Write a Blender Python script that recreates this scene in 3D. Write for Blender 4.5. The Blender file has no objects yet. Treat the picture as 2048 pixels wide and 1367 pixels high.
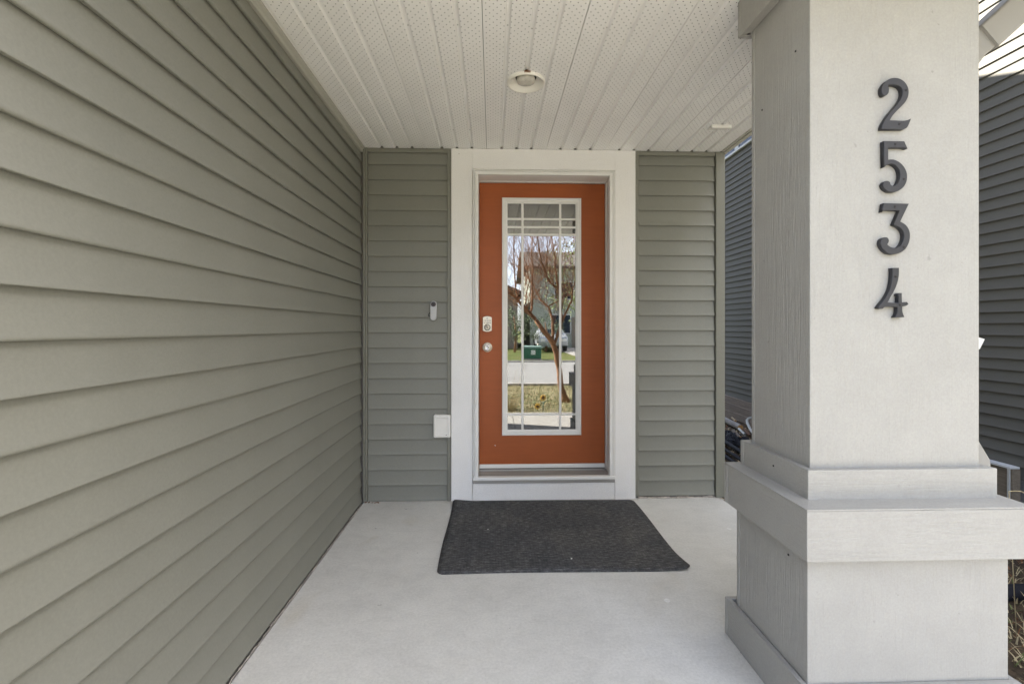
import bpy, bmesh, math, random
from mathutils import Vector, Matrix
random.seed(7)
S = bpy.context.scene
COL = S.collection
rad = math.radians

# ------------------------------------------------------------------ camera, world, sun, exposure
F_PX, CX, HOR, CAM_H = 920.0, 1014.0, 655.0, 1.18
cam_d = bpy.data.cameras.new('camera')
cam = bpy.data.objects.new('camera', cam_d); COL.objects.link(cam)
cam_d.sensor_width = 36.0
cam_d.lens = 36.0 * F_PX / 2048.0
cam_d.shift_x = (1024.0 - CX) / 2048.0
cam_d.shift_y = (HOR - 683.5) / 2048.0
cam_d.clip_start = 0.02; cam_d.clip_end = 600
cam.location = (0, 0, CAM_H)
cam.rotation_euler = (rad(90), 0, -math.atan(29.0 / F_PX))
S.camera = cam

SUN_EL = 42.0
SH = Vector((-0.953, -0.303, 0)).normalized()          # horizontal direction towards the sun
sun_dir = Vector((SH.x * math.cos(rad(SUN_EL)), SH.y * math.cos(rad(SUN_EL)), math.sin(rad(SUN_EL))))
W = bpy.data.worlds.new('World'); S.world = W; W.use_nodes = True
wn = W.node_tree
for n in list(wn.nodes): wn.nodes.remove(n)
sky = wn.nodes.new('ShaderNodeTexSky'); sky.sky_type = 'NISHITA'; sky.sun_disc = False
sky.sun_elevation = rad(SUN_EL); sky.sun_rotation = math.atan2(-SH.x, SH.y)
sky.air_density = 0.6; sky.dust_density = 2.2; sky.ozone_density = 0.6
bg = wn.nodes.new('ShaderNodeBackground'); bg.inputs['Strength'].default_value = 0.15
wo = wn.nodes.new('ShaderNodeOutputWorld')
hs = wn.nodes.new('ShaderNodeHueSaturation'); hs.inputs['Saturation'].default_value = 0.62
wn.links.new(sky.outputs[0], hs.inputs['Color']); wn.links.new(hs.outputs[0], bg.inputs[0]); wn.links.new(bg.outputs[0], wo.inputs[0])

sd = bpy.data.lights.new('sun', 'SUN'); sd.energy = 4.8; sd.angle = rad(0.5); sd.color = (1.0, 0.95, 0.87)
sun = bpy.data.objects.new('sun', sd); COL.objects.link(sun)
sun.rotation_euler = sun_dir.to_track_quat('Z', 'Y').to_euler(); sun.location = (-10, -5, 20)

S.view_settings.view_transform = 'Standard'; S.view_settings.look = 'None'
S.view_settings.exposure = 3.24; S.view_settings.gamma = 1; S.view_settings.use_curve_mapping = False
S.cycles.max_bounces = 8; S.cycles.diffuse_bounces = 5; S.cycles.glossy_bounces = 4
S.cycles.transparent_max_bounces = 8; S.cycles.use_denoising = True
S.cycles.sample_clamp_indirect = 6

# ------------------------------------------------------------------ helpers: materials
def new_mat(name):
    m = bpy.data.materials.new(name); m.use_nodes = True
    nt = m.node_tree
    b = nt.nodes['Principled BSDF']
    return m, nt, b

def nmap(nt, scale, coord='Object'):
    tc = nt.nodes.new('ShaderNodeTexCoord'); mp = nt.nodes.new('ShaderNodeMapping')
    mp.inputs['Scale'].default_value = scale
    nt.links.new(tc.outputs[coord], mp.inputs[0]); return mp.outputs[0]

def nnoise(nt, vec, scale, detail=4, rough=0.55, dist=0.0):
    n = nt.nodes.new('ShaderNodeTexNoise')
    n.inputs['Scale'].default_value = scale; n.inputs['Detail'].default_value = detail
    n.inputs['Roughness'].default_value = rough; n.inputs['Distortion'].default_value = dist
    nt.links.new(vec, n.inputs['Vector']); return n.outputs['Fac']

def nramp(nt, fac, stops):
    r = nt.nodes.new('ShaderNodeValToRGB'); e = r.color_ramp.elements
    while len(e) < len(stops): e.new(0.5)
    for i, (p, c) in enumerate(stops):
        e[i].position = p; e[i].color = (c[0], c[1], c[2], 1) if not isinstance(c, (int, float)) else (c, c, c, 1)
    nt.links.new(fac, r.inputs[0]); return r.outputs[0]

def nmul(nt, a, b, fac=1.0, mode='MULTIPLY'):
    x = nt.nodes.new('ShaderNodeMix'); x.data_type = 'RGBA'; x.blend_type = mode
    x.inputs[0].default_value = fac
    for s, v in ((6, a), (7, b)):
        if isinstance(v, tuple): x.inputs[s].default_value = (v[0], v[1], v[2], 1)
        else: nt.links.new(v, x.inputs[s])
    return x.outputs[2]

def nbump(nt, h, b, strength, dist, prev=None):
    u = nt.nodes.new('ShaderNodeBump'); u.inputs['Strength'].default_value = strength
    u.inputs['Distance'].default_value = dist
    nt.links.new(h, u.inputs['Height'])
    if prev is not None: nt.links.new(prev, u.inputs['Normal'])
    nt.links.new(u.outputs[0], b.inputs['Normal']); return u.outputs[0]

def shade_of(c, k): return (c[0] * k, c[1] * k, c[2] * k)

def simple(name, col, rough=0.6, var=0.08, scale=8.0, bump=0.0, bscale=60.0, metallic=0.0, bdist=0.002, spec=0.5, rnd=0.0, stretch=(1, 1, 1)):
    m, nt, b = new_mat(name)
    v = nmap(nt, stretch)
    f = nnoise(nt, v, scale, 5, 0.6)
    c = nramp(nt, f, [(0.25, shade_of(col, 1 - var)), (0.75, shade_of(col, 1 + var))])
    if rnd:
        oi = nt.nodes.new('ShaderNodeObjectInfo')
        r = nramp(nt, oi.outputs['Random'], [(0, 1 - rnd), (1, 1.0)])
        c = nmul(nt, c, r)
    nt.links.new(c, b.inputs['Base Color'])
    b.inputs['Roughness'].default_value = rough; b.inputs['Metallic'].default_value = metallic
    b.inputs['Specular IOR Level'].default_value = spec
    if bump:
        nbump(nt, nnoise(nt, v, bscale, 4, 0.6), b, bump, bdist)
    return m

def wood_paint(name, col, stretch, strength=0.55, rough=0.62, dirt=0.06):
    """cedar-textured painted trim; grain runs along the axis with the small stretch value"""
    m, nt, b = new_mat(name)
    v = nmap(nt, stretch)
    g1 = nnoise(nt, v, 1.0, 6, 0.62, 1.1)
    g2 = nnoise(nt, v, 3.3, 3, 0.7, 0.4)
    line = nramp(nt, g1, [(0.36, 0.0), (0.47, 0.75), (0.53, 0.8), (0.64, 0.15)])
    big = nnoise(nt, nmap(nt, (5, 5, 5)), 1.0, 3, 0.5)
    amp = nramp(nt, big, [(0.35, 0.25), (0.65, 1.0)])
    h = nmul(nt, nmul(nt, line, amp), g2, 0.35, 'ADD')
    cd = nramp(nt, nnoise(nt, nmap(nt, (3, 3, 3)), 2.0, 5, 0.65), [(0.3, shade_of(col, 1 - dirt)), (0.7, shade_of(col, 1 + dirt * 0.5))])
    spk = nramp(nt, nnoise(nt, nmap(nt, (1, 1, 1)), 42.0, 2, 0.5), [(0.2, 0.80), (0.27, 1.0)])
    fine = nramp(nt, nnoise(nt, nmap(nt, (1, 1, 1)), 150.0, 3, 0.7), [(0.3, 0.93), (0.7, 1.05)])
    nt.links.new(nmul(nt, nmul(nt, cd, spk), fine), b.inputs['Base Color'])
    b.inputs['Roughness'].default_value = rough; b.inputs['Specular IOR Level'].default_value = 0.35
    nbump(nt, h, b, strength, 0.0034)
    return m

# ------------------------------------------------------------------ materials
TRIM = (0.355, 0.349, 0.326)
M = {}
M['col_v'] = wood_paint('painted_trim_vertical_grain', TRIM, (62, 62, 2.4), 0.40)
M['col_front'] = wood_paint('painted_trim_smooth_face', TRIM, (66, 66, 3.0), 0.34)
M['col_h'] = wood_paint('painted_trim_level_grain', TRIM, (5, 5, 100), 0.42)
M['case_v'] = wood_paint('white_casing_vertical_grain', (0.78, 0.775, 0.76), (110, 110, 4), 0.32, 0.55, 0.03)
M['case_h'] = wood_paint('white_casing_level_grain', (0.78, 0.775, 0.76), (4, 4, 110), 0.28, 0.55, 0.03)
M['white'] = simple('white_painted_wood', (0.72, 0.72, 0.70), 0.45, 0.03, 6, 0.05, 120)
M['jamb'] = simple('white_jamb_paint', (0.66, 0.65, 0.62), 0.5, 0.03, 6)
M['plastic'] = simple('white_plastic', (0.74, 0.73, 0.69), 0.4, 0.03, 20)
M['alu'] = simple('mill_aluminium_sill', (0.42, 0.41, 0.39), 0.42, 0.12, 14, 0.1, 90, 0.6, stretch=(0.3, 1, 1))
M['tread'] = simple('weathered_sill_tread', (0.30, 0.28, 0.25), 0.6, 0.15, 18, 0.1, 90, 0.2, stretch=(0.3, 1, 1))
M['rubber'] = simple('black_rubber', (0.02, 0.02, 0.02), 0.7)
M['dark'] = simple('dark_void', (0.03, 0.03, 0.03), 0.9)  # near-black colour standing for unlit voids

def vinyl(name, col, rnd=0.05):
    m, nt, b = new_mat(name)
    v = nmap(nt, (1, 1, 1))
    f = nnoise(nt, v, 2.3, 4, 0.6)
    c = nramp(nt, f, [(0.3, shade_of(col, 0.96)), (0.7, shade_of(col, 1.04))])
    spk = nramp(nt, nnoise(nt, v, 60, 2, 0.5), [(0.18, 0.78), (0.25, 1.0)])
    c = nmul(nt, nmul(nt, c, spk), nramp(nt, nnoise(nt, v, 130, 3, 0.7), [(0.3, 0.94), (0.7, 1.05)]))
    oi = nt.nodes.new('ShaderNodeObjectInfo')
    c = nmul(nt, c, nramp(nt, oi.outputs['Random'], [(0, 1 - rnd), (1, 1.0)]))
    nt.links.new(c, b.inputs['Base Color'])
    b.inputs['Roughness'].default_value = 0.48; b.inputs['Specular IOR Level'].default_value = 0.4
    p = nbump(nt, nnoise(nt, v, 7.0, 2, 0.5), b, 0.10, 0.01)
    nbump(nt, nnoise(nt, v, 420, 2, 0.6), b, 0.10, 0.0006, p)
    return m
M['siding'] = vinyl('sage_grey_vinyl', (0.203, 0.205, 0.177))
M['siding_trim'] = vinyl('sage_grey_vinyl_trim', (0.185, 0.186, 0.155), 0.0)
M['channel_paint'] = simple('pale_sage_channel_paint', (0.36, 0.355, 0.31), 0.45, 0.03, 5)
M['siding_next'] = vinyl('slate_grey_vinyl', (0.130, 0.124, 0.107))
_b = M['siding_next'].node_tree.nodes['Principled BSDF']; _b.inputs['Roughness'].default_value = 0.7; _b.inputs['Specular IOR Level'].default_value = 0.18

def soffit_mat():
    m, nt, b = new_mat('perforated_white_soffit')
    col = (0.86, 0.855, 0.84)
    tc = nt.nodes.new('ShaderNodeTexCoord'); sep = nt.nodes.new('ShaderNodeSeparateXYZ')
    nt.links.new(tc.outputs['Object'], sep.inputs[0])
    def math_(op, a, b_=None, c_=None):
        n = nt.nodes.new('ShaderNodeMath'); n.operation = op
        for i, q in enumerate((a, b_, c_)):
            if q is None: continue
            if isinstance(q, (int, float)): n.inputs[i].default_value = q
            else: nt.links.new(q, n.inputs[i])
        return n.outputs[0]
    x, y = sep.outputs[0], sep.outputs[1]
    cs, rs, sk = 0.0145, 0.035, 0.019
    fx = math_('MULTIPLY', math_('FRACT', math_('DIVIDE', x, 0.1015)), 0.1015)
    t = math_('DIVIDE', math_('SUBTRACT', fx, 0.007), cs)
    k = math_('FLOOR', t)
    dx = math_('MULTIPLY', math_('SUBTRACT', math_('FRACT', t), 0.5), cs)
    yy = math_('DIVIDE', math_('SUBTRACT', y, math_('MULTIPLY', k, sk)), rs)
    dy = math_('MULTIPLY', math_('SUBTRACT', math_('FRACT', yy), 0.5), rs)
    d = math_('SQRT', math_('ADD', math_('MULTIPLY', dx, dx), math_('MULTIPLY', dy, dy)))
    flat = math_('MULTIPLY', math_('GREATER_THAN', k, -0.5), math_('LESS_THAN', k, 5.5))
    mask = math_('MULTIPLY', math_('LESS_THAN', d, 0.0021), flat)
    v = nmap(nt, (1, 1, 1))
    c = nramp(nt, nnoise(nt, v, 3, 5, 0.6), [(0.3, shade_of(col, 0.95)), (0.7, shade_of(col, 1.03))])
    nt.links.new(c, b.inputs['Base Color']); b.inputs['Roughness'].default_value = 0.45
    nbump(nt, nnoise(nt, v, 9, 2, 0.5), b, 0.06, 0.006)
    tr = nt.nodes.new('ShaderNodeBsdfTransparent'); mx = nt.nodes.new('ShaderNodeMixShader')
    nt.links.new(mask, mx.inputs[0]); nt.links.new(b.outputs[0], mx.inputs[1]); nt.links.new(tr.outputs[0], mx.inputs[2])
    out = [n for n in nt.nodes if n.type == 'OUTPUT_MATERIAL'][0]
    nt.links.new(mx.outputs[0], out.inputs[0])
    return m
M['soffit'] = soffit_mat()
M['soffit_edge'] = simple('white_soffit_edge', (0.80, 0.79, 0.76), 0.45, 0.03, 5)
M['soffit_plain'] = simple('white_soffit_trim', (0.55, 0.535, 0.48), 0.45, 0.03, 5)

def concrete(name, col, grain=1.0):
    m, nt, b = new_mat(name)
    v = nmap(nt, (1, 1, 1)); vs = nmap(nt, (1.0, 1.6, 1))
    c1 = nramp(nt, nnoise(nt, v, 2.1, 7, 0.68), [(0.3, shade_of(col, 0.88)), (0.5, shade_of(col, 0.98)), (0.7, shade_of(col, 1.05))])
    c2 = nramp(nt, nnoise(nt, vs, 11.0, 6, 0.7, 0.6), [(0.28, 0.91), (0.55, 1.0)])
    c3 = nramp(nt, nnoise(nt, v, 95, 4, 0.75), [(0.3, 0.88), (0.65, 1.06)])
    c4 = nramp(nt, nnoise(nt, v, 24, 2, 0.4), [(0.20, 0.45), (0.235, 1.0)])
    st = nramp(nt, nnoise(nt, v, 0.9, 3, 0.5, 1.5), [(0.26, (0.90, 0.86, 0.79)), (0.4, (1, 1, 1))])
    c = nmul(nt, nmul(nt, nmul(nt, nmul(nt, c1, c2), c3), c4), st)
    nt.links.new(c, b.inputs['Base Color']); b.inputs['Roughness'].default_value = 0.9
    b.inputs['Specular IOR Level'].default_value = 0.2
    p = nbump(nt, nnoise(nt, vs, 40.0, 5, 0.7), b, 0.35 * grain, 0.003)
    nbump(nt, nnoise(nt, v, 330, 3, 0.6), b, 0.3 * grain, 0.001, p)
    return m
M['concrete'] = concrete('broom_finished_concrete', (0.61, 0.603, 0.565))
M['walk'] = concrete('walk_concrete', (0.32, 0.305, 0.285))
M['found'] = concrete('foundation_parging', (0.24, 0.23, 0.22))

def door_mat_():
    m, nt, b = new_mat('rust_orange_door_paint')
    col = (0.325, 0.083, 0.021)
    v = nmap(nt, (1, 1, 1)); vs = nmap(nt, (2.0, 2.0, 22))
    c1 = nramp(nt, nnoise(nt, v, 2.2, 5, 0.6), [(0.3, shade_of(col, 0.90)), (0.7, shade_of(col, 1.08))])
    c2 = nramp(nt, nnoise(nt, vs, 2.0, 4, 0.6), [(0.35, 0.94), (0.7, 1.04)])
    nt.links.new(nmul(nt, c1, c2), b.inputs['Base Color'])
    b.inputs['Roughness'].default_value = 0.5; b.inputs['Specular IOR Level'].default_value = 0.35
    nbump(nt, nnoise(nt, nmap(nt, (120, 120, 8)), 1.0, 4, 0.6), b, 0.12, 0.0008)
    return m
M['door'] = door_mat_()

def mat_rug():
    m, nt, b = new_mat('charcoal_ribbed_mat')
    v = nmap(nt, (1, 1, 1))
    wv = nt.nodes.new('ShaderNodeTexWave'); wv.bands_direction = 'Y'; wv.inputs['Scale'].default_value = 20
    wv.inputs['Distortion'].default_value = 5.0; wv.inputs['Detail'].default_value = 2; wv.inputs['Detail Scale'].default_value = 30
    nt.links.new(v, wv.inputs[0])
    wx = nt.nodes.new('ShaderNodeTexWave'); wx.bands_direction = 'X'; wx.inputs['Scale'].default_value = 22
    wx.inputs['Distortion'].default_value = 5.0; wx.inputs['Detail Scale'].default_value = 30
    nt.links.new(v, wx.inputs[0])
    h = nmul(nt, wv.outputs['Fac'], wx.outputs['Fac'], 0.5)
    base = nramp(nt, nnoise(nt, v, 3.2, 6, 0.7), [(0.3, (0.090, 0.092, 0.097)), (0.5, (0.115, 0.115, 0.116)), (0.7, (0.16, 0.155, 0.147))])
    hh = nramp(nt, h, [(0.1, 0.72), (0.8, 1.1)])
    fz = nramp(nt, nnoise(nt, nmap(nt, (9, 26, 1)), 3.4, 6, 0.8), [(0.36, 0.45), (0.52, 0.95), (0.66, 2.0)])
    nt.links.new(nmul(nt, nmul(nt, base, hh), fz), b.inputs['Base Color'])
    b.inputs['Roughness'].default_value = 0.95; b.inputs['Specular IOR Level'].default_value = 0.15
    p = nbump(nt, h, b, 0.7, 0.003)
    nbump(nt, nnoise(nt, v, 420, 3, 0.7), b, 0.5, 0.001, p)
    return m
M['rug'] = mat_rug()

def glass_mat(name, ior, tint):
    m = bpy.data.materials.new(name); m.use_nodes = True; nt = m.node_tree
    for n in list(nt.nodes): nt.nodes.remove(n)
    o = nt.nodes.new('ShaderNodeOutputMaterial'); mx = nt.nodes.new('ShaderNodeMixShader')
    fr = nt.nodes.new('ShaderNodeFresnel'); fr.inputs[0].default_value = ior
    g = nt.nodes.new('ShaderNodeBsdfGlossy'); g.inputs['Roughness'].default_value = 0.0
    g.inputs['Color'].default_value = (1, 1, 1, 1)
    t = nt.nodes.new('ShaderNodeBsdfTransparent'); t.inputs[0].default_value = (*tint, 1)
    nt.links.new(fr.outputs[0], mx.inputs[0]); nt.links.new(t.outputs[0], mx.inputs[1])
    nt.links.new(g.outputs[0], mx.inputs[2]); nt.links.new(mx.outputs[0], o.inputs[0])
    return m
M['glass'] = glass_mat('double_glazed_pane', 2.35, (0.6, 0.62, 0.6))
M['win_glass'] = glass_mat('window_pane', 1.9, (0.3, 0.33, 0.36))
M['black_metal'] = simple('black_painted_metal', (0.021, 0.022, 0.027), 0.45, 0.1, 20, 0.08, 200)
M['screw'] = simple('dark_screw', (0.03, 0.028, 0.028), 0.5, metallic=0.5)
M['nickel'] = simple('satin_nickel', (0.62, 0.58, 0.52), 0.32, 0.03, 10, metallic=0.9)
M['nickel_light'] = simple('light_nickel_plate', (0.68, 0.64, 0.55), 0.4, 0.03, 10, metallic=0.45)
M['chrome'] = simple('polished_chrome', (0.75, 0.75, 0.76), 0.12, 0.02, 10, metallic=1.0)
M['key_ink'] = simple('key_ink', (0.02, 0.03, 0.06), 0.5)
M['bell_white'] = simple('doorbell_shell', (0.43, 0.44, 0.45), 0.4, 0.02, 10)
M['bell_dark'] = simple('doorbell_lens', (0.03, 0.028, 0.032), 0.25)
M['bell_ring'] = simple('doorbell_ring', (0.13, 0.11, 0.12), 0.35)
M['lamp_white'] = simple('white_lamp_trim', (0.78, 0.76, 0.70), 0.4, 0.02, 10)
M['bulb'] = simple('frosted_bulb', (0.56, 0.54, 0.48), 0.12, 0.25, 40)
M['gutter'] = simple('painted_metal_downspout', (0.27, 0.265, 0.25), 0.4, 0.03, 8)
M['bark_grey'] = simple('weathered_log', (0.30, 0.28, 0.26), 0.9, 0.35, 10, 0.8, 30, bdist=0.01, stretch=(1, 1, 1))
M['log_end'] = simple('cut_log_end', (0.42, 0.24, 0.09), 0.85, 0.25, 12)
M['old_wood'] = simple('weathered_plank', (0.25, 0.20, 0.155), 0.9, 0.35, 3, 0.9, 12, bdist=0.01, rnd=0.25, stretch=(8, 1.2, 30))
M['box_wood'] = simple('brown_weathered_board', (0.19, 0.155, 0.11), 0.85, 0.3, 3, 0.6, 10, bdist=0.004, stretch=(10, 1.2, 26))
M['black_pipe'] = simple('black_plastic_pipe', (0.012, 0.013, 0.018), 0.7, 0.2, 10, spec=0.15)
M['hose'] = simple('pale_hose', (0.48, 0.48, 0.44), 0.5)
M['stone'] = simple('grey_green_stone', (0.25, 0.27, 0.25), 0.85, 0.25, 9, 0.5, 25, bdist=0.01)
M['leaf_dry'] = simple('dry_leaf', (0.24, 0.10, 0.035), 0.8, 0.3, 30, rnd=0.5)
M['chip'] = simple('pale_wood_chip', (0.55, 0.42, 0.26), 0.85, 0.2, 30, rnd=0.5)
M['caulk'] = simple('old_caulk', (0.40, 0.36, 0.32), 0.7, 0.5, 22, 0.4, 60)
M['tree_bark'] = simple('orange_brown_bark', (0.27, 0.14, 0.075), 0.9, 0.5, 8, 0.8, 25, bdist=0.01)
M['green_box'] = simple('green_painted_steel', (0.035, 0.14, 0.085), 0.5, 0.08, 4)
M['green_lid'] = simple('pale_green_lid', (0.20, 0.30, 0.26), 0.5, 0.08, 4)
M['petal'] = simple('yellow_petal', (0.85, 0.70, 0.30), 0.6, 0.15, 20)
_nt = M['petal'].node_tree; _p = _nt.nodes['Principled BSDF']; _tl = _nt.nodes.new('ShaderNodeBsdfTranslucent'); _tl.inputs[0].default_value = (0.85, 0.66, 0.22, 1)
_mx = _nt.nodes.new('ShaderNodeMixShader'); _mx.inputs[0].default_value = 0.5; _nt.links.new(_p.outputs[0], _mx.inputs[1]); _nt.links.new(_tl.outputs[0], _mx.inputs[2])
_nt.links.new(_mx.outputs[0], [n for n in _nt.nodes if n.type == 'OUTPUT_MATERIAL'][0].inputs[0])
M['flower_eye'] = simple('flower_eye', (0.15, 0.09, 0.07), 0.7)
M['stake'] = simple('blue_green_stake', (0.10, 0.22, 0.22), 0.6)
M['roof'] = simple('brown_shingle_roof', (0.12, 0.105, 0.092), 0.9, 0.25, 5, 0.4, 30, bdist=0.02)
M['house_green'] = simple('grey_green_stucco', (0.40, 0.42, 0.35), 0.85, 0.06, 2)
M['house_tan'] = simple('tan_stucco', (0.28, 0.23, 0.18), 0.85, 0.06, 2)
M['house_grey'] = simple('blue_grey_siding', (0.17, 0.18, 0.20), 0.8, 0.06, 2)
M['house_trim'] = simple('house_white_trim', (0.62, 0.62, 0.60), 0.6, 0.04, 3)
M['house_win'] = simple('dark_window_glass', (0.03, 0.04, 0.055), 0.15, spec=0.12)
M['car_paint'] = simple('silver_car_paint', (0.45, 0.47, 0.50), 0.3, 0.02, 3, metallic=0.4)
M['leaf_green'] = simple('young_green_leaf', (0.25, 0.30, 0.13), 0.7, 0.35, 3)
M['leaf_dark'] = simple('dark_evergreen_leaf', (0.10, 0.13, 0.07), 0.75, 0.4, 3)

def ground_mat(name, a, b_, c_, scale):
    m, nt, b = new_mat(name)
    v = nmap(nt, (1, 1, 1))
    c = nramp(nt, nnoise(nt, v, scale, 8, 0.68), [(0.32, a), (0.5, b_), (0.7, c_)])
    f = nramp(nt, nnoise(nt, v, 55, 4, 0.7), [(0.3, 0.6), (0.65, 1.25)])
    nt.links.new(nmul(nt, c, f), b.inputs['Base Color']); b.inputs['Roughness'].default_value = 0.95
    b.inputs['Specular IOR Level'].default_value = 0.1
    nbump(nt, nnoise(nt, v, 70, 5, 0.75), b, 0.8, 0.02)
    return m
M['lawn'] = ground_mat('half_dead_lawn', (0.10, 0.115, 0.05), (0.19, 0.175, 0.10), (0.30, 0.26, 0.17), 2.2)
M['lawn_far'] = ground_mat('greening_lawn', (0.065, 0.095, 0.028), (0.10, 0.115, 0.038), (0.145, 0.125, 0.06), 0.5)
M['dirt'] = ground_mat('leaf_litter_dirt', (0.045, 0.036, 0.028), (0.085, 0.065, 0.045), (0.16, 0.115, 0.07), 6)
M['road'] = simple('worn_asphalt', (0.19, 0.187, 0.18), 0.9, 0.08, 1.5, 0.4, 90, bdist=0.004)
M['straw'] = simple('straw_grass_blade', (0.40, 0.33, 0.19), 0.85, 0.35, 5)
M['straw_green'] = simple('green_grass_blade', (0.12, 0.15, 0.045), 0.85, 0.35, 5)

# ------------------------------------------------------------------ helpers: meshes and objects
class MB:
    def __init__(s): s.v = []; s.f = []; s.sm = []
    def box(s, x0, x1, y0, y1, z0, z1):
        n = len(s.v)
        s.v += [(x0,y0,z0),(x1,y0,z0),(x1,y1,z0),(x0,y1,z0),(x0,y0,z1),(x1,y0,z1),(x1,y1,z1),(x0,y1,z1)]
        for q in ((0,3,2,1),(4,5,6,7),(0,1,5,4),(1,2,6,5),(2,3,7,6),(3,0,4,7)):
            s.f.append(tuple(n + i for i in q)); s.sm.append(False)
        return s
    def quad(s, *p, smooth=False):
        n = len(s.v); s.v += [tuple(q) for q in p]; s.f.append(tuple(range(n, n + len(p)))); s.sm.append(smooth); return s
    def sweep(s, profile, stations, closed=False, caps=True, smooth=False):
        """profile: list of 2D pts; stations: list of functions (a,b)->xyz"""
        n = len(s.v); k = len(profile)
        for st in stations:
            for (a, b) in profile: s.v.append(tuple(st(a, b)))
        m = k if closed else k - 1
        for i in range(len(stations) - 1):
            for j in range(m):
                j2 = (j + 1) % k
                s.f.append((n+i*k+j, n+i*k+j2, n+(i+1)*k+j2, n+(i+1)*k+j)); s.sm.append(smooth)
        if caps and closed:
            s.f.append(tuple(n + j for j in reversed(range(k)))); s.sm.append(False)
            e = n + (len(stations) - 1) * k
            s.f.append(tuple(e + j for j in range(k))); s.sm.append(False)
        return s
    def tube(s, pts, radii, seg=8, cap=True):
        pts = [Vector(p) for p in pts]; n = len(s.v)
        if isinstance(radii, (int, float)): radii = [radii] * len(pts)
        up = None
        for i, p in enumerate(pts):
            d = (pts[min(i+1, len(pts)-1)] - pts[max(i-1, 0)]).normalized()
            if up is None:
                up = d.orthogonal().normalized()
            u = (up - d * up.dot(d))
            u = u.normalized() if u.length > 1e-6 else d.orthogonal().normalized()
            up = u; w = d.cross(u)
            for j in range(seg):
                a = 2 * math.pi * j / seg
                s.v.append(tuple(p + (u * math.cos(a) + w * math.sin(a)) * radii[i]))
        for i in range(len(pts) - 1):
            for j in range(seg):
                j2 = (j + 1) % seg
                s.f.append((n+i*seg+j, n+i*seg+j2, n+(i+1)*seg+j2, n+(i+1)*seg+j)); s.sm.append(True)
        if cap:
            s.f.append(tuple(n + j for j in reversed(range(seg)))); s.sm.append(False)
            e = n + (len(pts) - 1) * seg
            s.f.append(tuple(e + j for j in range(seg))); s.sm.append(False)
        return s
    def lathe(s, prof, origin, axis='z', seg=32, close_end=False):
        """prof: list of (r, h); axis z up or y (h grows toward -y)"""
        n = len(s.v); ox, oy, oz = origin
        for (r, h) in prof:
            for j in range(seg):
                a = 2 * math.pi * j / seg
                if axis == 'z': s.v.append((ox + r*math.cos(a), oy + r*math.sin(a), oz + h))
                else: s.v.append((ox + r*math.cos(a), oy - h, oz + r*math.sin(a)))
        for i in range(len(prof) - 1):
            for j in range(seg):
                j2 = (j + 1) % seg
                s.f.append((n+i*seg+j, n+i*seg+j2, n+(i+1)*seg+j2, n+(i+1)*seg+j)); s.sm.append(True)
        if close_end:
            e = n + (len(prof) - 1) * seg
            s.f.append(tuple(e + j for j in range(seg))); s.sm.append(False)
        return s
    def mesh(s, name, origin=(0, 0, 0), bevel=0.0, bseg=2, recalc=True):
        me = bpy.data.meshes.new(name)
        o = origin
        me.from_pydata([(a-o[0], b-o[1], c-o[2]) for a, b, c in s.v], [], s.f)
        for p, q in zip(me.polygons, s.sm): p.use_smooth = q
        if bevel or recalc:
            bm = bmesh.new(); bm.from_mesh(me)
            if recalc: bmesh.ops.recalc_face_normals(bm, faces=bm.faces)
            if bevel:
                ed = [e for e in bm.edges if len(e.link_faces) == 2 and e.calc_face_angle(0) > 0.5]
                bmesh.ops.bevel(bm, geom=ed, offset=bevel, segments=bseg, profile=0.5, affect='EDGES', clamp_overlap=True)
            bm.to_mesh(me); bm.free()
        return me
    def build(s, name, mat, parent=None, origin=None, bevel=0.0, bseg=2, recalc=True):
        org = origin if origin is not None else (tuple(WORLD[parent.name]) if parent else (0, 0, 0))
        me = s.mesh(name, org, bevel, bseg, recalc)
        me.materials.append(mat if not isinstance(mat, str) else M[mat])
        return link(name, me, parent, org if parent is None else None)

WORLD = {}      # world position of every object built (all unrotated unless noted)
def link(name, data, parent=None, loc=None):
    o = bpy.data.objects.new(name, data); COL.objects.link(o)
    if parent: o.parent = parent
    if loc is not None: o.location = loc
    WORLD[o.name] = Vector(loc) if loc is not None else (Vector(WORLD[parent.name]) if parent else Vector((0,0,0)))
    return o
def tag(o, label=None, cat=None, group=None, kind=None):
    if label: o['label'] = label
    if cat: o['category'] = cat
    if group: o['group'] = group
    if kind: o['kind'] = kind
    return o
def thing(name, loc, label, cat, group=None, kind=None):
    o = link(name, None, None, loc); o.empty_display_size = 0.1
    return tag(o, label, cat, group, kind)
def struct(name, mb, mat, **k):
    return tag(mb.build(name, mat, None, **k), kind='structure')
def child_copy(src, loc, parent=None):
    c = src.copy(); COL.objects.link(c); c.parent = parent or src.parent; c.location = loc; return c
def copy_tree(root, loc, rotz=None, scale=None):
    r = root.copy(); COL.objects.link(r); r.location = loc
    if rotz is not None: r.rotation_euler = (0, 0, rotz)
    if scale: r.scale = (scale,) * 3
    for ch in list(root.children):
        c = ch.copy(); COL.objects.link(c); c.parent = r
        for g in ch.children:
            d = g.copy(); COL.objects.link(d); d.parent = c
    WORLD[r.name] = Vector(loc)
    return r

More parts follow.
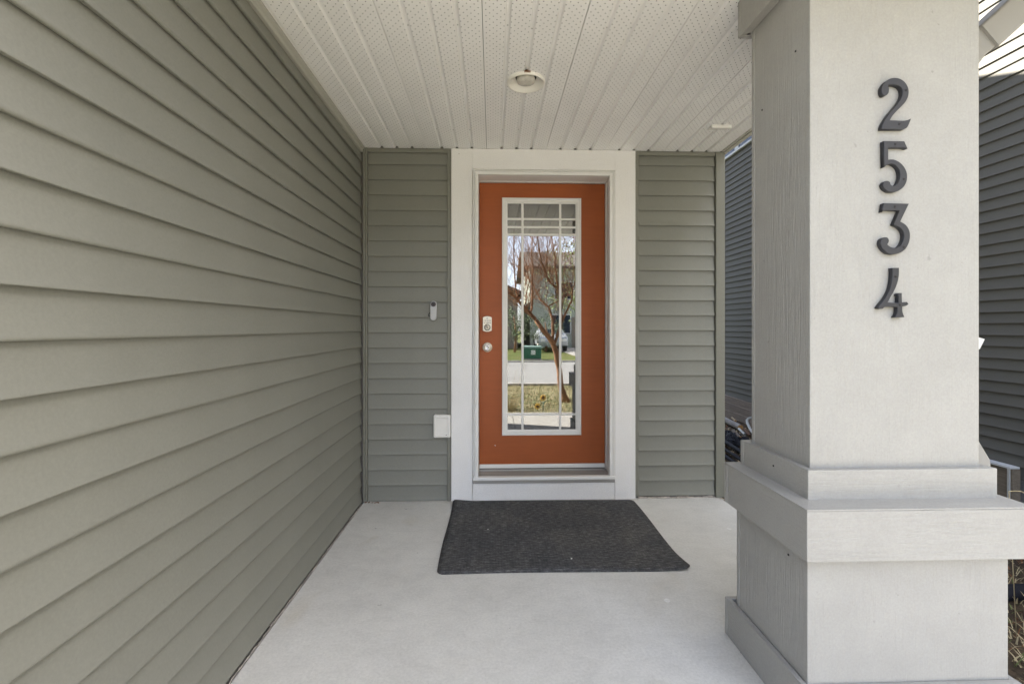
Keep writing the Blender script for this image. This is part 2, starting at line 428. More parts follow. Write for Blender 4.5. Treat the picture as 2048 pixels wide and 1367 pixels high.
# ------------------------------------------------------------------ lap siding
PITCH = 0.1038
def lap_profile(kind):
    """(out, up) going from the top lock down the face and under the butt"""
    if kind == 0:      # sharp lock
        return [(0.0005, 0.1085), (0.0012, 0.097), (0.0056, 0.060), (0.0118, 0.022), (0.0152, 0.0065), (0.0168, 0.0022), (0.0167, 0.0002), (0.0156, -0.0010), (0.0062, -0.0006), (0.0058, 0.003), (0.0056, 0.022), (0.003, 0.024)]
    return [(0.0005, 0.1085), (0.0012, 0.097), (0.0054, 0.060), (0.0112, 0.022), (0.0140, 0.0105), (0.0150, 0.0058), (0.0144, 0.0024), (0.0126, 0.0004), (0.0062, 0.0000), (0.0056, 0.003), (0.0054, 0.022), (0.003, 0.024)]
def lap_mesh(name, length, kind, mat, along='y', nseg=24, wave=0.0, seed=0, hcut=None):
    rng = random.Random(seed); prof = lap_profile(kind)
    if hcut: prof = [(o, min(u, hcut)) for (o, u) in prof]
    mb = MB(); st = []
    ph = [rng.uniform(0, 6.28) for _ in range(4)]
    for i in range(nseg + 1):
        t = length * i / nseg
        w = wave * (math.sin(t * 2.3 + ph[0]) + 0.6 * math.sin(t * 5.1 + ph[1]))
        wz = wave * 0.55 * (math.sin(t * 3.1 + ph[2]) + 0.5 * math.sin(t * 7.3 + ph[3]))
        def f(o, u, t=t, w=w, wz=wz):
            k = max(0.0, 1 - u / 0.1)
            oo, uu = o + w * k, u + wz * k
            if along == 'y': return (oo, t, uu)          # wall facing +x
            if along == '-y': return (-oo, t, uu)        # wall facing -x
            return (t, -oo, uu)                          # wall facing -y
        st.append(f)
    mb.sweep(prof, st)
    # end caps close the hollow
    k = len(prof)
    mb.f.append(tuple(range(k))); mb.sm.append(False)
    e = nseg * k; mb.f.append(tuple(e + j for j in reversed(range(k)))); mb.sm.append(False)
    me = mb.mesh(name); me.materials.append(mat)
    for p in me.polygons: p.use_smooth = len(p.vertices) == 4
    try: me.set_sharp_from_angle(angle=rad(38))
    except Exception: pass
    return me

# ------------------------------------------------------------------ ground, road, walk
G = -0.25
def sheet(name, x0, x1, y0, y1, z, mat, nx=1, ny=1, fz=None):
    mb = MB()
    for i in range(nx + 1):
        for j in range(ny + 1):
            x = x0 + (x1 - x0) * i / nx; y = y0 + (y1 - y0) * j / ny
            mb.v.append((x, y, z + (fz(x, y) if fz else 0)))
    for i in range(nx):
        for j in range(ny):
            a = i * (ny + 1) + j
            mb.f.append((a, a + ny + 1, a + ny + 2, a + 1)); mb.sm.append(True)
    return struct(name, mb, mat, recalc=False)
sheet('ground', -150, 150, -200, 0.6, G - 0.012, M['lawn_far'])
sheet('ground', -150, 150, 0.6, 100, G - 0.42, M['lawn_far'])
sheet('front_lawn', -1.2, 30, -4.75, -0.62, G - 0.004, M['lawn'])
struct('road', MB().box(-120, 120, -12.5, -4.85, G - 0.2, G - 0.004), 'road')
for (y0, y1) in ((-4.85, -4.70), (-12.65, -12.5)):
    struct('kerb', MB().box(-120, 120, y0, y1, G - 0.2, G + 0.06), 'walk', bevel=0.02)
def yard_z(x, y):
    k = min(1.0, max(0.0, (y - 0.7) / 2.3)); k = k * k * (3 - 2 * k)
    return G - 0.25 * k + 0.02 * math.sin(x * 5 + y * 3) * math.sin(y * 4.1) + 0.012 * math.sin(x * 11 + 1) * math.cos(y * 9)
sheet('side_yard', 1.62, 4.47, 0.6, 14, 0.0, M['dirt'], 50, 150, yard_z)
# front walk, cast in panels with grooves
for (x0, x1) in ((-0.88, 0.30), (0.306, 1.50), (1.506, 2.70), (2.706, 3.90)):
    struct('front_walk', MB().box(x0, x1, -0.62, 1.235, -0.40, -0.15), 'walk', bevel=0.006)
struct('driveway', MB().box(-6.9, -0.886, -4.70, -0.12, -0.40, -0.152), 'walk', bevel=0.006)
struct('far_driveway', MB().box(4.2, 8.2, -26.0, -12.65, G - 0.2, G + 0.02), 'walk', bevel=0.01)

# ------------------------------------------------------------------ porch floor
struct('porch_floor', MB().box(-0.874, 1.60, 1.24, 3.176, -0.45, 0.0), 'concrete', bevel=0.008)

# ------------------------------------------------------------------ garage side wall on the left (faces +x)
GY0, GY1 = -0.12, 3.118
XL = -0.8925
gw = thing('garage_wall', (XL, GY0, 0), 'long sage grey lap siding wall running along the left side of the porch', 'wall')
MB().box(-1.02, XL - 0.0015, GY0 + 0.01, 3.18, -0.42, 2.75).build('wall_sheathing', 'found', gw)
lm = [lap_mesh('siding_board', GY1 - GY0 - 0.06, i % 2, M['siding'], 'y', 40, 0.00055, 10 + i) for i in range(6)]
lm_top = lap_mesh('siding_board', GY1 - GY0 - 0.06, 0, M['siding'], 'y', 40, 0.0004, 33, 0.072)
for k in range(23):
    z = 0.013 + PITCH * k
    link('siding_board', lm_top if k == 22 else lm[k % 6], gw, (0, 0.06, z))
b = MB()
b.sweep([(0, 2.362), (0.017, 2.362), (0.019, 2.365), (0.019, 2.380), (0.021, 2.382), (0.029, 2.3865), (0.0305, 2.389), (0.0305, 2.3985), (0, 2.3985)],
        [lambda a, c, y=y: (XL + a, y, c) for y in (GY0, 3.1275)], closed=True)
b.build('channel_trim', 'channel_paint', gw)
MB().box(XL, XL + 0.018, GY0 - 0.02, GY0 + 0.06, -0.1, 2.75).build('corner_board', 'siding_trim', gw, bevel=0.003)
# caulk line along the foot of the wall
mb = MB(); rng = random.Random(4); pts = []; rr = []
for i in range(110):
    y = 1.245 + (3.10 - 1.245) * i / 109
    pts.append((-0.8735 + rng.uniform(-0.0016, 0.0016), y, 0.0015 + rng.uniform(-0.0012, 0.002))); rr.append(0.0026 + rng.uniform(-0.0014, 0.0018))
mb.tube(pts, rr, 6); mb.build('caulk_bead', 'caulk', gw)

# ------------------------------------------------------------------ entry wall (faces -y)
YE = 3.165
ew = thing('entry_wall', (0, YE, 0), 'sage grey lap siding wall beside and around the orange front door', 'wall')
mb = MB()
mb.box(-1.0, -0.137, YE + 0.002, YE + 0.12, -0.42, 2.75).box(0.842, 1.60, YE + 0.002, YE + 0.12, -0.42, 2.75).box(-0.137, 0.842, YE + 0.002, YE + 0.12, 2.27, 2.75)
mb.build('wall_sheathing', 'found', ew)
eL = [lap_mesh('siding_board', 0.536, 0, M['siding'], 'x', 8, 0.00025, 50 + i) for i in range(4)]
eR = [lap_mesh('siding_board', 0.531, 0, M['siding'], 'x', 8, 0.0004, 60 + i) for i in range(4)]
eLt = lap_mesh('siding_board', 0.536, 0, M['siding'], 'x', 8, 0.0002, 71, 0.085)
eRt = lap_mesh('siding_board', 0.531, 0, M['siding'], 'x', 8, 0.0002, 72, 0.070)
for k in range(23):
    link('siding_board', eLt if k == 22 else eL[k % 4], ew, (-0.844, 0, 0.005 + PITCH * k))
for k in range(23):
    link('siding_board', eRt if k == 22 else eR[(k * 3) % 4], ew, (1.012, 0, 0.019 + PITCH * k))
def chan(name, x0, x1, z0, z1, y=3.1455):
    MB().box(x0, x1, y, YE + 0.001, z0, z1).build(name, 'siding_trim', ew, bevel=0.0025)
chan('inside_corner_post', -0.874, -0.862, 0.0, 2.397, 3.130)
chan('inside_corner_post', -0.8612, -0.848, 0.0, 2.397, 3.140)
chan('side_channel', -0.308, -0.283, 0.0, 2.397)
chan('side_channel', 0.986, 1.009, 0.014, 2.397)
chan('top_channel', -0.8475, -0.3085, 2.371, 2.397)
chan('top_channel', 1.0095, 1.5445, 2.371, 2.397)
MB().box(1.548, 1.612, 3.1405, 3.27, 0.004, 2.397).build('outside_corner_post', 'siding_trim', ew, bevel=0.004)
# broken mortar strip under the right hand boards
mb = MB(); rng = random.Random(12); x = 1.01
while x < 1.55:
    w = rng.uniform(0.03, 0.10)
    mb.box(x, x + w - 0.003, 3.146 + rng.uniform(0, 0.006), 3.163, 0.0005, 0.012 + rng.uniform(-0.006, 0.003)); x += w
mb.build('mortar_strip', 'caulk', ew)

# side of the house beyond the corner (faces +x)
sw = thing('side_wall', (1.598, 3.28, 0), 'sage grey lap siding side of the house behind the outside corner', 'wall')
MB().box(1.30, 1.598, 3.284, 12.0, -0.42, 2.75).build('wall_sheathing', 'found', sw)
sm_ = [lap_mesh('siding_board', 8.7, i % 2, M['siding'], 'y', 6, 0.0004, 90 + i) for i in range(2)]
for k in range(26):
    link('siding_board', sm_[k % 2], sw, (0.0015, 0.004, 0.013 + PITCH * k))

# ------------------------------------------------------------------ door frame
CY = 3.138
df = thing('door_frame', (0.352, CY, 0), 'white wood grained door surround with sill on the porch end wall', 'door frame')
MB().box(-0.280, -0.1365, CY, YE + 0.02, 0.002, 2.398).build('casing_board', 'case_v', df, bevel=0.0008)
MB().box(0.8425, 0.984, CY, YE + 0.02, 0.002, 2.398).build('casing_board', 'case_v', df, bevel=0.0008)
MB().box(-0.1363, 0.8423, CY, YE + 0.02, 2.2595, 2.398).build('head_casing', 'case_h', df, bevel=0.0004)
MB().box(-0.1345, 0.8405, CY + 0.002, YE + 0.02, 0.002, 0.118).build('kick_board', 'case_h', df, bevel=0.002)
# brick mould with a stepped profile on three sides
def mould(name, prof, path):
    mb = MB(); st = []
    for (x, z, dx, dz) in path:
        st.append(lambda a, c, x=x, z=z, dx=dx, dz=dz: (x + dx * a, c, z + dz * a))
    mb.sweep(prof, st, closed=True); return mb.build(name, 'white', df)
prof = [(0, YE + 0.01), (0, CY + 0.006), (0.004, CY + 0.004), (0.005, CY - 0.008), (0.012, CY - 0.010), (0.015, CY - 0.004), (0.018, CY - 0.002), (0.019, CY - 0.012), (0.0385, CY - 0.012), (0.0395, CY - 0.008), (0.0395, YE + 0.01)]
mould('brick_mould', prof, [(-0.1355, 0.142, 1, 0), (-0.1355, 2.259, 1, -1), (0.8415, 2.259, -1, -1), (0.8415, 0.142, -1, 0)])
# jambs and stops
MB().box(-0.128, -0.0965, YE - 0.020, 3.36, 0.15, 2.2515).build('jamb', 'jamb', df, bevel=0.001)
MB().box(0.8175, 0.838, YE - 0.020, 3.36, 0.15, 2.2515).build('jamb', 'jamb', df, bevel=0.001)
MB().box(-0.096, 0.817, YE - 0.020, 3.36, 2.2215, 2.2515).build('head_jamb', 'jamb', df, bevel=0.001)
MB().box(0.8115, 0.817, 3.272, 3.293, 0.17, 2.218).build('weather_strip', 'white', df)
MB().box(-0.096, 0.8110, 3.272, 3.293, 2.2165, 2.221).build('weather_strip', 'white', df)
# sill
MB().box(-0.096, 0.817, 3.158, 3.36, 0.10, 0.157).build('sill_body', 'tread', df)
for i in range(6):
    y = 3.160 + i * 0.0185
    MB().box(-0.0955, 0.8165, y, y + 0.0135, 0.1575, 0.163).build('sill_rib', 'tread', df, bevel=0.001, bseg=1)
MB().box(-0.0955, 0.8165, 3.272, 3.297, 0.158, 0.170).build('sill_rail', 'alu', df, bevel=0.002)
MB().box(-0.134, 0.840, CY - 0.018, 3.1575, 0.144, 0.1655).build('sill_nosing', 'white', df, bevel=0.004)
MB().box(-0.134, 0.840, CY - 0.008, 3.1575, 0.1205, 0.1435).build('sill_apron', 'alu', df, bevel=0.002)
mb = MB(); mb.lathe([(0.0, 0.0012), (0.0022, 0.0012), (0.0022, 0.0)], (-0.228, CY, 2.362), 'y', 8); mb.build('nail_head', 'leaf_dry', df)

# ------------------------------------------------------------------ front door
DY = 3.30
fd = thing('front_door', (0.36, DY, 0.17), 'rust orange front door with tall glazed panel and keypad lock', 'door')
FX0, FX1, FZ0, FZ1 = 0.068, 0.638, 0.409, 2.110
GX0, GX1, GZ0, GZ1 = 0.108, 0.600, 0.449, 2.070
mb = MB()
mb.box(-0.094, FX0 + 0.015, DY, DY + 0.045, 0.203, 2.2155)
mb.box(FX1 - 0.015, 0.8105, DY, DY + 0.045, 0.203, 2.2155)
mb.box(FX0 + 0.015, FX1 - 0.015, DY, DY + 0.045, 0.203, FZ0 + 0.015)
mb.box(FX0 + 0.015, FX1 - 0.015, DY, DY + 0.045, FZ1 - 0.015, 2.2155)
mb.build('door_slab', 'door', fd)
MB().box(-0.094, 0.8105, DY - 0.006, DY + 0.03, 0.1735, 0.2025).build('door_sweep', 'white', fd, bevel=0.003)
MB().box(-0.094, 0.8105, DY + 0.004, DY + 0.03, 0.1625, 0.1730).build('dark_gap_strip', 'rubber', fd)  # black strip standing for the dark gap below the door
# lite frame: mitred moulding
mb = MB()
fp = [(0, DY + 0.004), (0, DY - 0.010), (0.003, DY - 0.014), (0.012, DY - 0.0155), (0.015, DY - 0.0125), (0.027, DY - 0.0125), (0.030, DY - 0.010), (0.040, DY - 0.004), (0.040, DY + 0.004)]
cs = [(FX0, FZ0, 1, 1), (FX0, FZ1, 1, -1), (FX1, FZ1, -1, -1), (FX1, FZ0, -1, 1), (FX0, FZ0, 1, 1)]
mb.sweep(fp, [lambda a, c, x=x, z=z, dx=dx, dz=dz: (x + dx*a, c, z + dz*a) for (x, z, dx, dz) in cs], closed=True, caps=False)
mb.build('glass_frame', 'white', fd)
MB().box(GX0 - 0.005, GX1 + 0.005, DY + 0.0005, DY + 0.004, GZ0 - 0.005, GZ1 + 0.005).build('glass_pane', 'glass', fd)
for x in (0.215, 0.487):
    MB().box(x - 0.0082, x + 0.0082, DY - 0.004, DY + 0.0002, GZ0 - 0.002, GZ1 + 0.002).build('muntin', 'white', fd, bevel=0.0012, bseg=1)
for z in (1.959, 1.901, 1.847, 0.557):
    MB().box(GX0 - 0.002, GX1 + 0.002, DY - 0.0034, DY + 0.0002, z - 0.0074, z + 0.0074).build('muntin', 'white', fd, bevel=0.0012, bseg=1)
# hall behind the pane, coloured near black to stand for its unlit interior
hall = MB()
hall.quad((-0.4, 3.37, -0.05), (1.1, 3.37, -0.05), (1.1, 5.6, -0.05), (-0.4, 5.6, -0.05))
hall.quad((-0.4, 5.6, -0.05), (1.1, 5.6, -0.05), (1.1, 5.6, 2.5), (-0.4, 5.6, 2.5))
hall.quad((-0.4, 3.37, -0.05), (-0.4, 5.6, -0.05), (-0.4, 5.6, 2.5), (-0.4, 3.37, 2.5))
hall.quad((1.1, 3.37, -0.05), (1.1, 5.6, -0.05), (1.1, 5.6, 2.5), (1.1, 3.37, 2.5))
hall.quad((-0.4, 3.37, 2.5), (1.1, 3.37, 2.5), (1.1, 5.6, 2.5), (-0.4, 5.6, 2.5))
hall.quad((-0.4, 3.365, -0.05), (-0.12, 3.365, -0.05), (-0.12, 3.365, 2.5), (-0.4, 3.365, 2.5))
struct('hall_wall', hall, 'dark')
# keypad deadbolt
kx, kz = -0.0375, 1.2065
mb = MB(); n = 10; prof = []
for i in range(n + 1):
    t = -1 + 2 * i / n; prof.append((kx + 0.0325 * t, kz + 0.047 + 0.0085 * (1 - t * t)))
for i in range(n + 1):
    t = 1 - 2 * i / n; prof.append((kx + 0.0325 * t, kz - 0.047 - 0.0085 * (1 - t * t)))
mb.sweep(prof, [lambda a, c, y=y: (a, y, c) for y in (DY - 0.0005, DY - 0.020)], closed=True)
kp = mb.build('keypad_lock', 'nickel_light', fd, bevel=0.0025)
MB().lathe([(0.0222, -0.001), (0.0222, 0.004), (0.0195, 0.006), (0.0185, 0.003)], (kx, DY - 0.0205, kz - 0.024), 'y', 28).build('cylinder_ring', 'black_metal', kp, origin=WORLD[kp.name])
MB().lathe([(0.0185, 0.0), (0.0180, 0.0045), (0.010, 0.006), (0.0, 0.006)], (kx, DY - 0.0205, kz - 0.024), 'y', 28).build('lock_cylinder', 'nickel_light', kp, origin=WORLD[kp.name])
MB().lathe([(0.0085, 0.0), (0.0085, 0.0085), (0.0, 0.009)], (kx, DY - 0.0205, kz - 0.022), 'y', 16).build('key_plug', 'nickel', kp, origin=WORLD[kp.name])
MB().box(kx - 0.0016, kx + 0.0016, DY - 0.0302, DY - 0.0290, kz - 0.030, kz - 0.020).build('key_slot', 'dark', kp, origin=WORLD[kp.name])
# key legends (two rows of five small marks) and the logo mark above
mb = MB()
def glyph(cx_, cz_, segs, s=0.0032):
    for (ax, az, bx, bz) in segs:
        x0, x1 = sorted((cx_ + ax*s, cx_ + bx*s)); z0, z1 = sorted((cz_ + az*s, cz_ + bz*s))
        mb.box(x0 - 0.0009, x1 + 0.0009, DY - 0.0211, DY - 0.0203, z0 - 0.0009, z1 + 0.0009)
GL = {'1': [(0,-1,0,1)], '2': [(-.6,1,.6,1),(.6,0,.6,1),(-.6,0,.6,0),(-.6,-1,-.6,0),(-.6,-1,.6,-1)], '3': [(-.6,1,.6,1),(.6,-1,.6,1),(-.6,0,.6,0),(-.6,-1,.6,-1)],
      '4': [(-.6,0,-.6,1),(-.6,0,.6,0),(.6,-1,.6,1)], '5': [(-.6,1,.6,1),(-.6,0,-.6,1),(-.6,0,.6,0),(.6,-1,.6,0),(-.6,-1,.6,-1)], '6': [(-.6,1,.6,1),(-.6,-1,-.6,1),(-.6,0,.6,0),(.6,-1,.6,0),(-.6,-1,.6,-1)],
      '7': [(-.6,1,.6,1),(.6,-1,.6,1)], '8': [(-.6,1,.6,1),(-.6,-1,-.6,1),(.6,-1,.6,1),(-.6,0,.6,0),(-.6,-1,.6,-1)], '9': [(-.6,1,.6,1),(-.6,0,-.6,1),(.6,-1,.6,1),(-.6,0,.6,0),(-.6,-1,.6,-1)], '0': [(-.6,1,.6,1),(-.6,-1,-.6,1),(.6,-1,.6,1),(-.6,-1,.6,-1)]}
for i, ch in enumerate('12345'): glyph(kx - 0.021 + i * 0.0105, kz + 0.024, GL[ch])
for i, ch in enumerate('67890'): glyph(kx - 0.021 + i * 0.0105, kz + 0.0085, GL[ch])
mb.box(kx - 0.006, kx + 0.006, DY - 0.0211, DY - 0.0203, kz + 0.0375, kz + 0.0405).box(kx - 0.003, kx + 0.003, DY - 0.0211, DY - 0.0203, kz + 0.0412, kz + 0.0425)
mb.build('key_marks', 'key_ink', kp, origin=WORLD[kp.name])
# knob
kc = (-0.0365, DY, 1.040)
MB().lathe([(0.0345, 0.0), (0.0345, 0.004), (0.031, 0.008), (0.020, 0.010), (0.013, 0.011)], kc, 'y', 36).build('knob_rosette', 'nickel_light', fd)
kn = MB().lathe([(0.0125, 0.010), (0.012, 0.030), (0.015, 0.036), (0.0205, 0.044), (0.0222, 0.052), (0.0205, 0.059), (0.0145, 0.0625), (0.013, 0.060), (0.0, 0.060)], kc, 'y', 36).build('door_knob', 'chrome', fd)
MB().box(kc[0] - 0.0012, kc[0] + 0.0012, DY - 0.0612, DY - 0.0598, kc[2] - 0.005, kc[2] + 0.005).build('key_slot', 'dark', kn, origin=WORLD[kn.name])
mb = MB()
for (x, z, s) in ((0.018, 0.338, 0.004), (0.0215, 0.3345, 0.0025)): mb.box(x - s, x + s, DY - 0.001, DY + 0.0003, z - s * 0.5, z + s * 0.4)
mb.build('paint_chip', 'white', fd)

# ------------------------------------------------------------------ doorbell and outlet cover on the left strip
def capsule(cx_, cz_, w, h, y0, y1, n=14):
    r = w / 2; p = []
    for i in range(n + 1):
        a = math.pi * i / n; p.append((cx_ + r * math.cos(a), cz_ + h / 2 - r + r * math.sin(a)))
    for i in range(n + 1):
        a = math.pi + math.pi * i / n; p.append((cx_ + r * math.cos(a), cz_ - h / 2 + r + r * math.sin(a)))
    mb = MB(); mb.sweep(p, [lambda a, c, y=y: (a, y, c) for y in (y0, y1)], closed=True); return mb
db = thing('doorbell', (-0.400, 3.150, 1.294), 'pale grey pill shaped video doorbell with dark round lens on the siding', 'doorbell')
o = WORLD[db.name]
capsule(-0.400, 1.294, 0.042, 0.132, 3.152, 3.122).build('shell', 'bell_white', db, bevel=0.004)
lr = MB().lathe([(0.0175, -0.002), (0.0175, 0.0012), (0.0150, 0.0018), (0.0, 0.0018)], (-0.400, 3.1225, 1.3385), 'y', 26).build('lens_ring', 'bell_ring', db)
MB().lathe([(0.0075, 0.0), (0.0070, 0.0016), (0.0, 0.0024)], (-0.400, 3.1205, 1.3385), 'y', 20).build('lens', 'bell_dark', lr, origin=o)
MB().lathe([(0.0140, 0.0), (0.0135, 0.0005), (0.0090, 0.0005), (0.0085, 0.0)], (-0.400, 3.1206, 1.3385), 'y', 24).build('lens_bezel', 'bell_dark', lr, origin=o)
MB().tube([(-0.418, 3.148, 1.290), (-0.428, 3.146, 1.278), (-0.436, 3.147, 1.268), (-0.434, 3.148, 1.258), (-0.424, 3.147, 1.258), (-0.417, 3.148, 1.266)], 0.0022, 6).build('wedge_tab', 'bell_dark', db)
db.rotation_euler = (0, rad(1.6), 0)

oc = thing('outlet_cover', (-0.342, 3.150, 0.513), 'white weatherproof outlet box low on the siding beside the door casing', 'outlet')
def rrect(cx_, cz_, w, h, r, n=5):
    p = []
    for (sx, sz, a0) in ((1, 1, 0), (-1, 1, 90), (-1, -1, 180), (1, -1, 270)):
        for i in range(n + 1):
            a = rad(a0 + 90 * i / n); p.append((cx_ + sx * (w/2 - r) + r*math.cos(a), cz_ + sz*(h/2 - r) + r*math.sin(a)))
    return p
def rplate(cx_, cz_, w, h, r, y0, y1):
    mb = MB(); mb.sweep(rrect(cx_, cz_, w, h, r), [lambda a, c, y=y: (a, y, c) for y in (y0, y1)], closed=True); return mb
rplate(-0.342, 0.513, 0.114, 0.154, 0.010, 3.162, 3.124).build('back_box', 'plastic', oc, bevel=0.004)
mb = MB()
o1, o2, o3 = rrect(-0.342, 0.513, 0.098, 0.138, 0.008), rrect(-0.342, 0.513, 0.088, 0.128, 0.010), rrect(-0.340, 0.510, 0.078, 0.112, 0.010)
n = len(o1)
for ring, y in ((o1, 3.1235), (o1, 3.119), (o2, 3.1185), (o3, 3.1235)):
    mb.v += [(a, y, c) for a, c in ring]
for i in range(3):
    for j in range(n):
        j2 = (j + 1) % n; mb.f.append((i*n+j, i*n+j2, (i+1)*n+j2, (i+1)*n+j)); mb.sm.append(False)
lid = mb.build('lid_rim', 'plastic', oc)
rplate(-0.340, 0.510, 0.076, 0.110, 0.009, 3.1238, 3.1215).build('lid_face', 'plastic', oc, bevel=0.002)
MB().tube([(-0.312, 3.1215, 0.456), (-0.312, 3.118, 0.456)], 0.003, 10).build('lid_latch', 'bell_ring', oc)

# ------------------------------------------------------------------ porch ceiling
ZC = 2.400
YF = 0.56
pc = thing('porch_ceiling', (-0.852, YF, ZC), 'white perforated vinyl soffit ceiling over the porch', 'ceiling')
PW = 0.406
def panel_profile(w):
    """(x, z): four flats with three V grooves and a tight seam"""
    p = [(0.0012, 0.012), (0.0012, 0.0012), (0.0030, 0.0)]
    for i in range(4):
        x1 = 0.1015 * (i + 1)
        if x1 > w + 1e-6: break
        if i < 3:
            p += [(x1 - 0.0120, 0.0), (x1 - 0.0098, 0.0030), (x1 - 0.0060, 0.0120), (x1 - 0.0035, 0.0135), (x1 + 0.0035, 0.0135), (x1 + 0.0060, 0.0120), (x1 + 0.0098, 0.0030), (x1 + 0.0120, 0.0)]
    p += [(w - 0.0030, 0.0), (w - 0.0012, 0.0012), (w - 0.0012, 0.012)]
    return p
def panel_mesh(w):
    mb = MB(); L = 3.150 - YF
    mb.sweep(panel_profile(w), [lambda a, c, y=y: (a, y, c) for y in [L * i / 8 for i in range(9)]])
    me = mb.mesh('soffit_panel', recalc=False); me.materials.append(M['soffit']); return me
pm = panel_mesh(PW)
def panel_with_hole(w, hx, hy, r):
    """the same panel, finely divided round the lamp, with the lamp opening cut out"""
    P = panel_profile(w); pts = [P[0]]
    for a, c in zip(P, P[1:]):
        n = max(1, int(abs(c[0] - a[0]) / 0.005))
        for q in range(1, n + 1): pts.append((a[0] + (c[0]-a[0])*q/n, a[1] + (c[1]-a[1])*q/n))
    L = 3.150 - YF; ys = [0, L * .3, hy - 0.11]
    while ys[-1] < hy + 0.11: ys.append(ys[-1] + 0.005)
    ys += [L * .9, L]
    mb = MB(); k = len(pts)
    for y in ys:
        for (x, z) in pts: mb.v.append((x, y, z))
    for i in range(len(ys) - 1):
        for j in range(k - 1):
            cx_, cy_ = (pts[j][0] + pts[j+1][0]) / 2, (ys[i] + ys[i+1]) / 2
            if math.hypot(cx_ - hx, cy_ - hy) < r: continue
            mb.f.append((i*k+j, i*k+j+1, (i+1)*k+j+1, (i+1)*k+j)); mb.sm.append(False)
    me = mb.mesh('soffit_panel', recalc=False); me.materials.append(M['soffit']); return me
lx, ly = 0.166, 2.281
for i in range(6):
    link('soffit_panel', panel_with_hole(PW, lx + 0.852 - 2 * PW, ly - YF, 0.084) if i == 2 else pm, pc, (i * PW, 0.0, random.uniform(-0.0006, 0.0006)))
MB().box(-0.8915, -0.8525, YF, 3.150, ZC + 0.0005, ZC + 0.004).build('edge_filler', 'soffit_edge', pc)
# near-black sheet above the perforations, its colour standing for the unlit attic
MB().box(-0.95, 1.63, YF - 0.02, 3.155, ZC + 0.10, ZC + 0.12).build('dark_attic_sheet', 'dark', pc)
# side edge: receiver strip and fascia along the open right side
mb = MB().box(1.586, 1.600, YF, 3.138, ZC - 0.004, ZC + 0.016); mb.build('edge_receiver', 'soffit_plain', pc, bevel=0.002)
MB().box(1.604, 1.632, YF - 0.02, 3.30, ZC - 0.010, ZC + 0.20).build('side_fascia', 'soffit_plain', pc, bevel=0.003)
MB().box(-0.87, 1.603, YF - 0.024, YF - 0.001, ZC - 0.012, ZC + 0.20).build('front_fascia', 'soffit_plain', pc, bevel=0.003)
mb = MB(); rng = random.Random(5)
for y in (1.88, 2.86):
    for i in range(6):
        for j in range(1, 4):
            if rng.random() < 0.75:
                x = -0.852 + i * PW + j * 0.1015
                mb.lathe([(0.0035, 0.0005), (0.0026, -0.0012), (0.0, -0.0014)], (x + rng.uniform(-.0015, .0015), y + rng.uniform(-.01, .01), ZC + 0.0092), 'z', 6)
tag(mb.build('nail_heads', 'alu', pc), kind='stuff')

# recessed lamp
lx, ly = 0.166, 2.281
cl = thing('ceiling_light', (lx, ly, ZC), 'round white recessed ceiling lamp above the door mat', 'lamp')
MB().lathe([(0.0945, 0.0005), (0.0950, -0.006), (0.0925, -0.011), (0.087, -0.0125), (0.083, -0.0100), (0.072, -0.001), (0.060, 0.010), (0.052, 0.020)], (lx, ly, ZC), 'z', 48).build('trim_ring', 'lamp_white', cl)
mb = MB(); mb.lathe([(0.0, 0.0), (0.020, 0.0010), (0.034, 0.004), (0.043, 0.009), (0.0465, 0.016), (0.044, 0.030)], (lx, ly, ZC - 0.010), 'z', 36)
mb.build('bulb', 'bulb', cl)
MB().lathe([(0.054, 0.0195), (0.050, 0.026), (0.0, 0.032)], (lx, ly, ZC), 'z', 36).build('lamp_socket', 'dark', cl)
mb = MB()
for k in range(5): mb.box(lx - 0.014 + k * 0.006, lx - 0.010 + k * 0.006, ly - 0.1 - 0.002 * (k % 3), ly - 0.094, ZC - 0.006, ZC + 0.001)
mb.build('gap_debris', 'leaf_dry', cl)
# bracket under the soffit at right
sb = thing('soffit_bracket', (1.385, 2.735, ZC), 'small white bracket screwed under the soffit near the corner', 'bracket')
MB().box(1.318, 1.440, 2.722, 2.738, ZC - 0.020, ZC - 0.0005).build('bracket_bar', 'plastic', sb, bevel=0.002)
MB().box(1.318, 1.440, 2.7385, 2.790, ZC - 0.0055, ZC - 0.0005).build('bracket_plate', 'plastic', sb, bevel=0.001)

# ------------------------------------------------------------------ porch column
cm = thing('porch_column', (1.2235, 1.51, 0), 'square stepped porch post in grey beige wood grain trim carrying the house number', 'column')
def four_boards(name, x0, x1, y0, y1, z0, z1, t, grain, inset=0.0012):
    m = 'col_v' if grain == 'v' else 'col_h'
    MB().box(x0, x1, y0, y0 + t, z0, z1).build(name, 'col_front' if grain == 'v' else m, cm, bevel=0.0022)
    MB().box(x0, x1, y1 - t, y1, z0, z1).build(name, m, cm, bevel=0.0022)
    MB().box(x0 + inset, x0 + t, y0 + t + 0.0006, y1 - t - 0.0006, z0, z1 - 0.0004).build(name, m, cm, bevel=0.0012)
    MB().box(x1 - t, x1 - inset, y0 + t + 0.0006, y1 - t - 0.0006, z0, z1 - 0.0004).build(name, m, cm, bevel=0.0012)
four_boards('base_panel', 0.920, 1.528, 1.316, 1.707, 0.004, 0.600, 0.018, 'v')
four_boards('skirt_board', 0.900, 1.548, 1.296, 1.756, 0.001, 0.141, 0.0185, 'h')
four_boards('ring_board', 0.889, 1.559, 1.273, 1.738, 0.516, 0.6605, 0.020, 'h')
mb = MB()
zt0, zt1 = 0.6612, 0.668
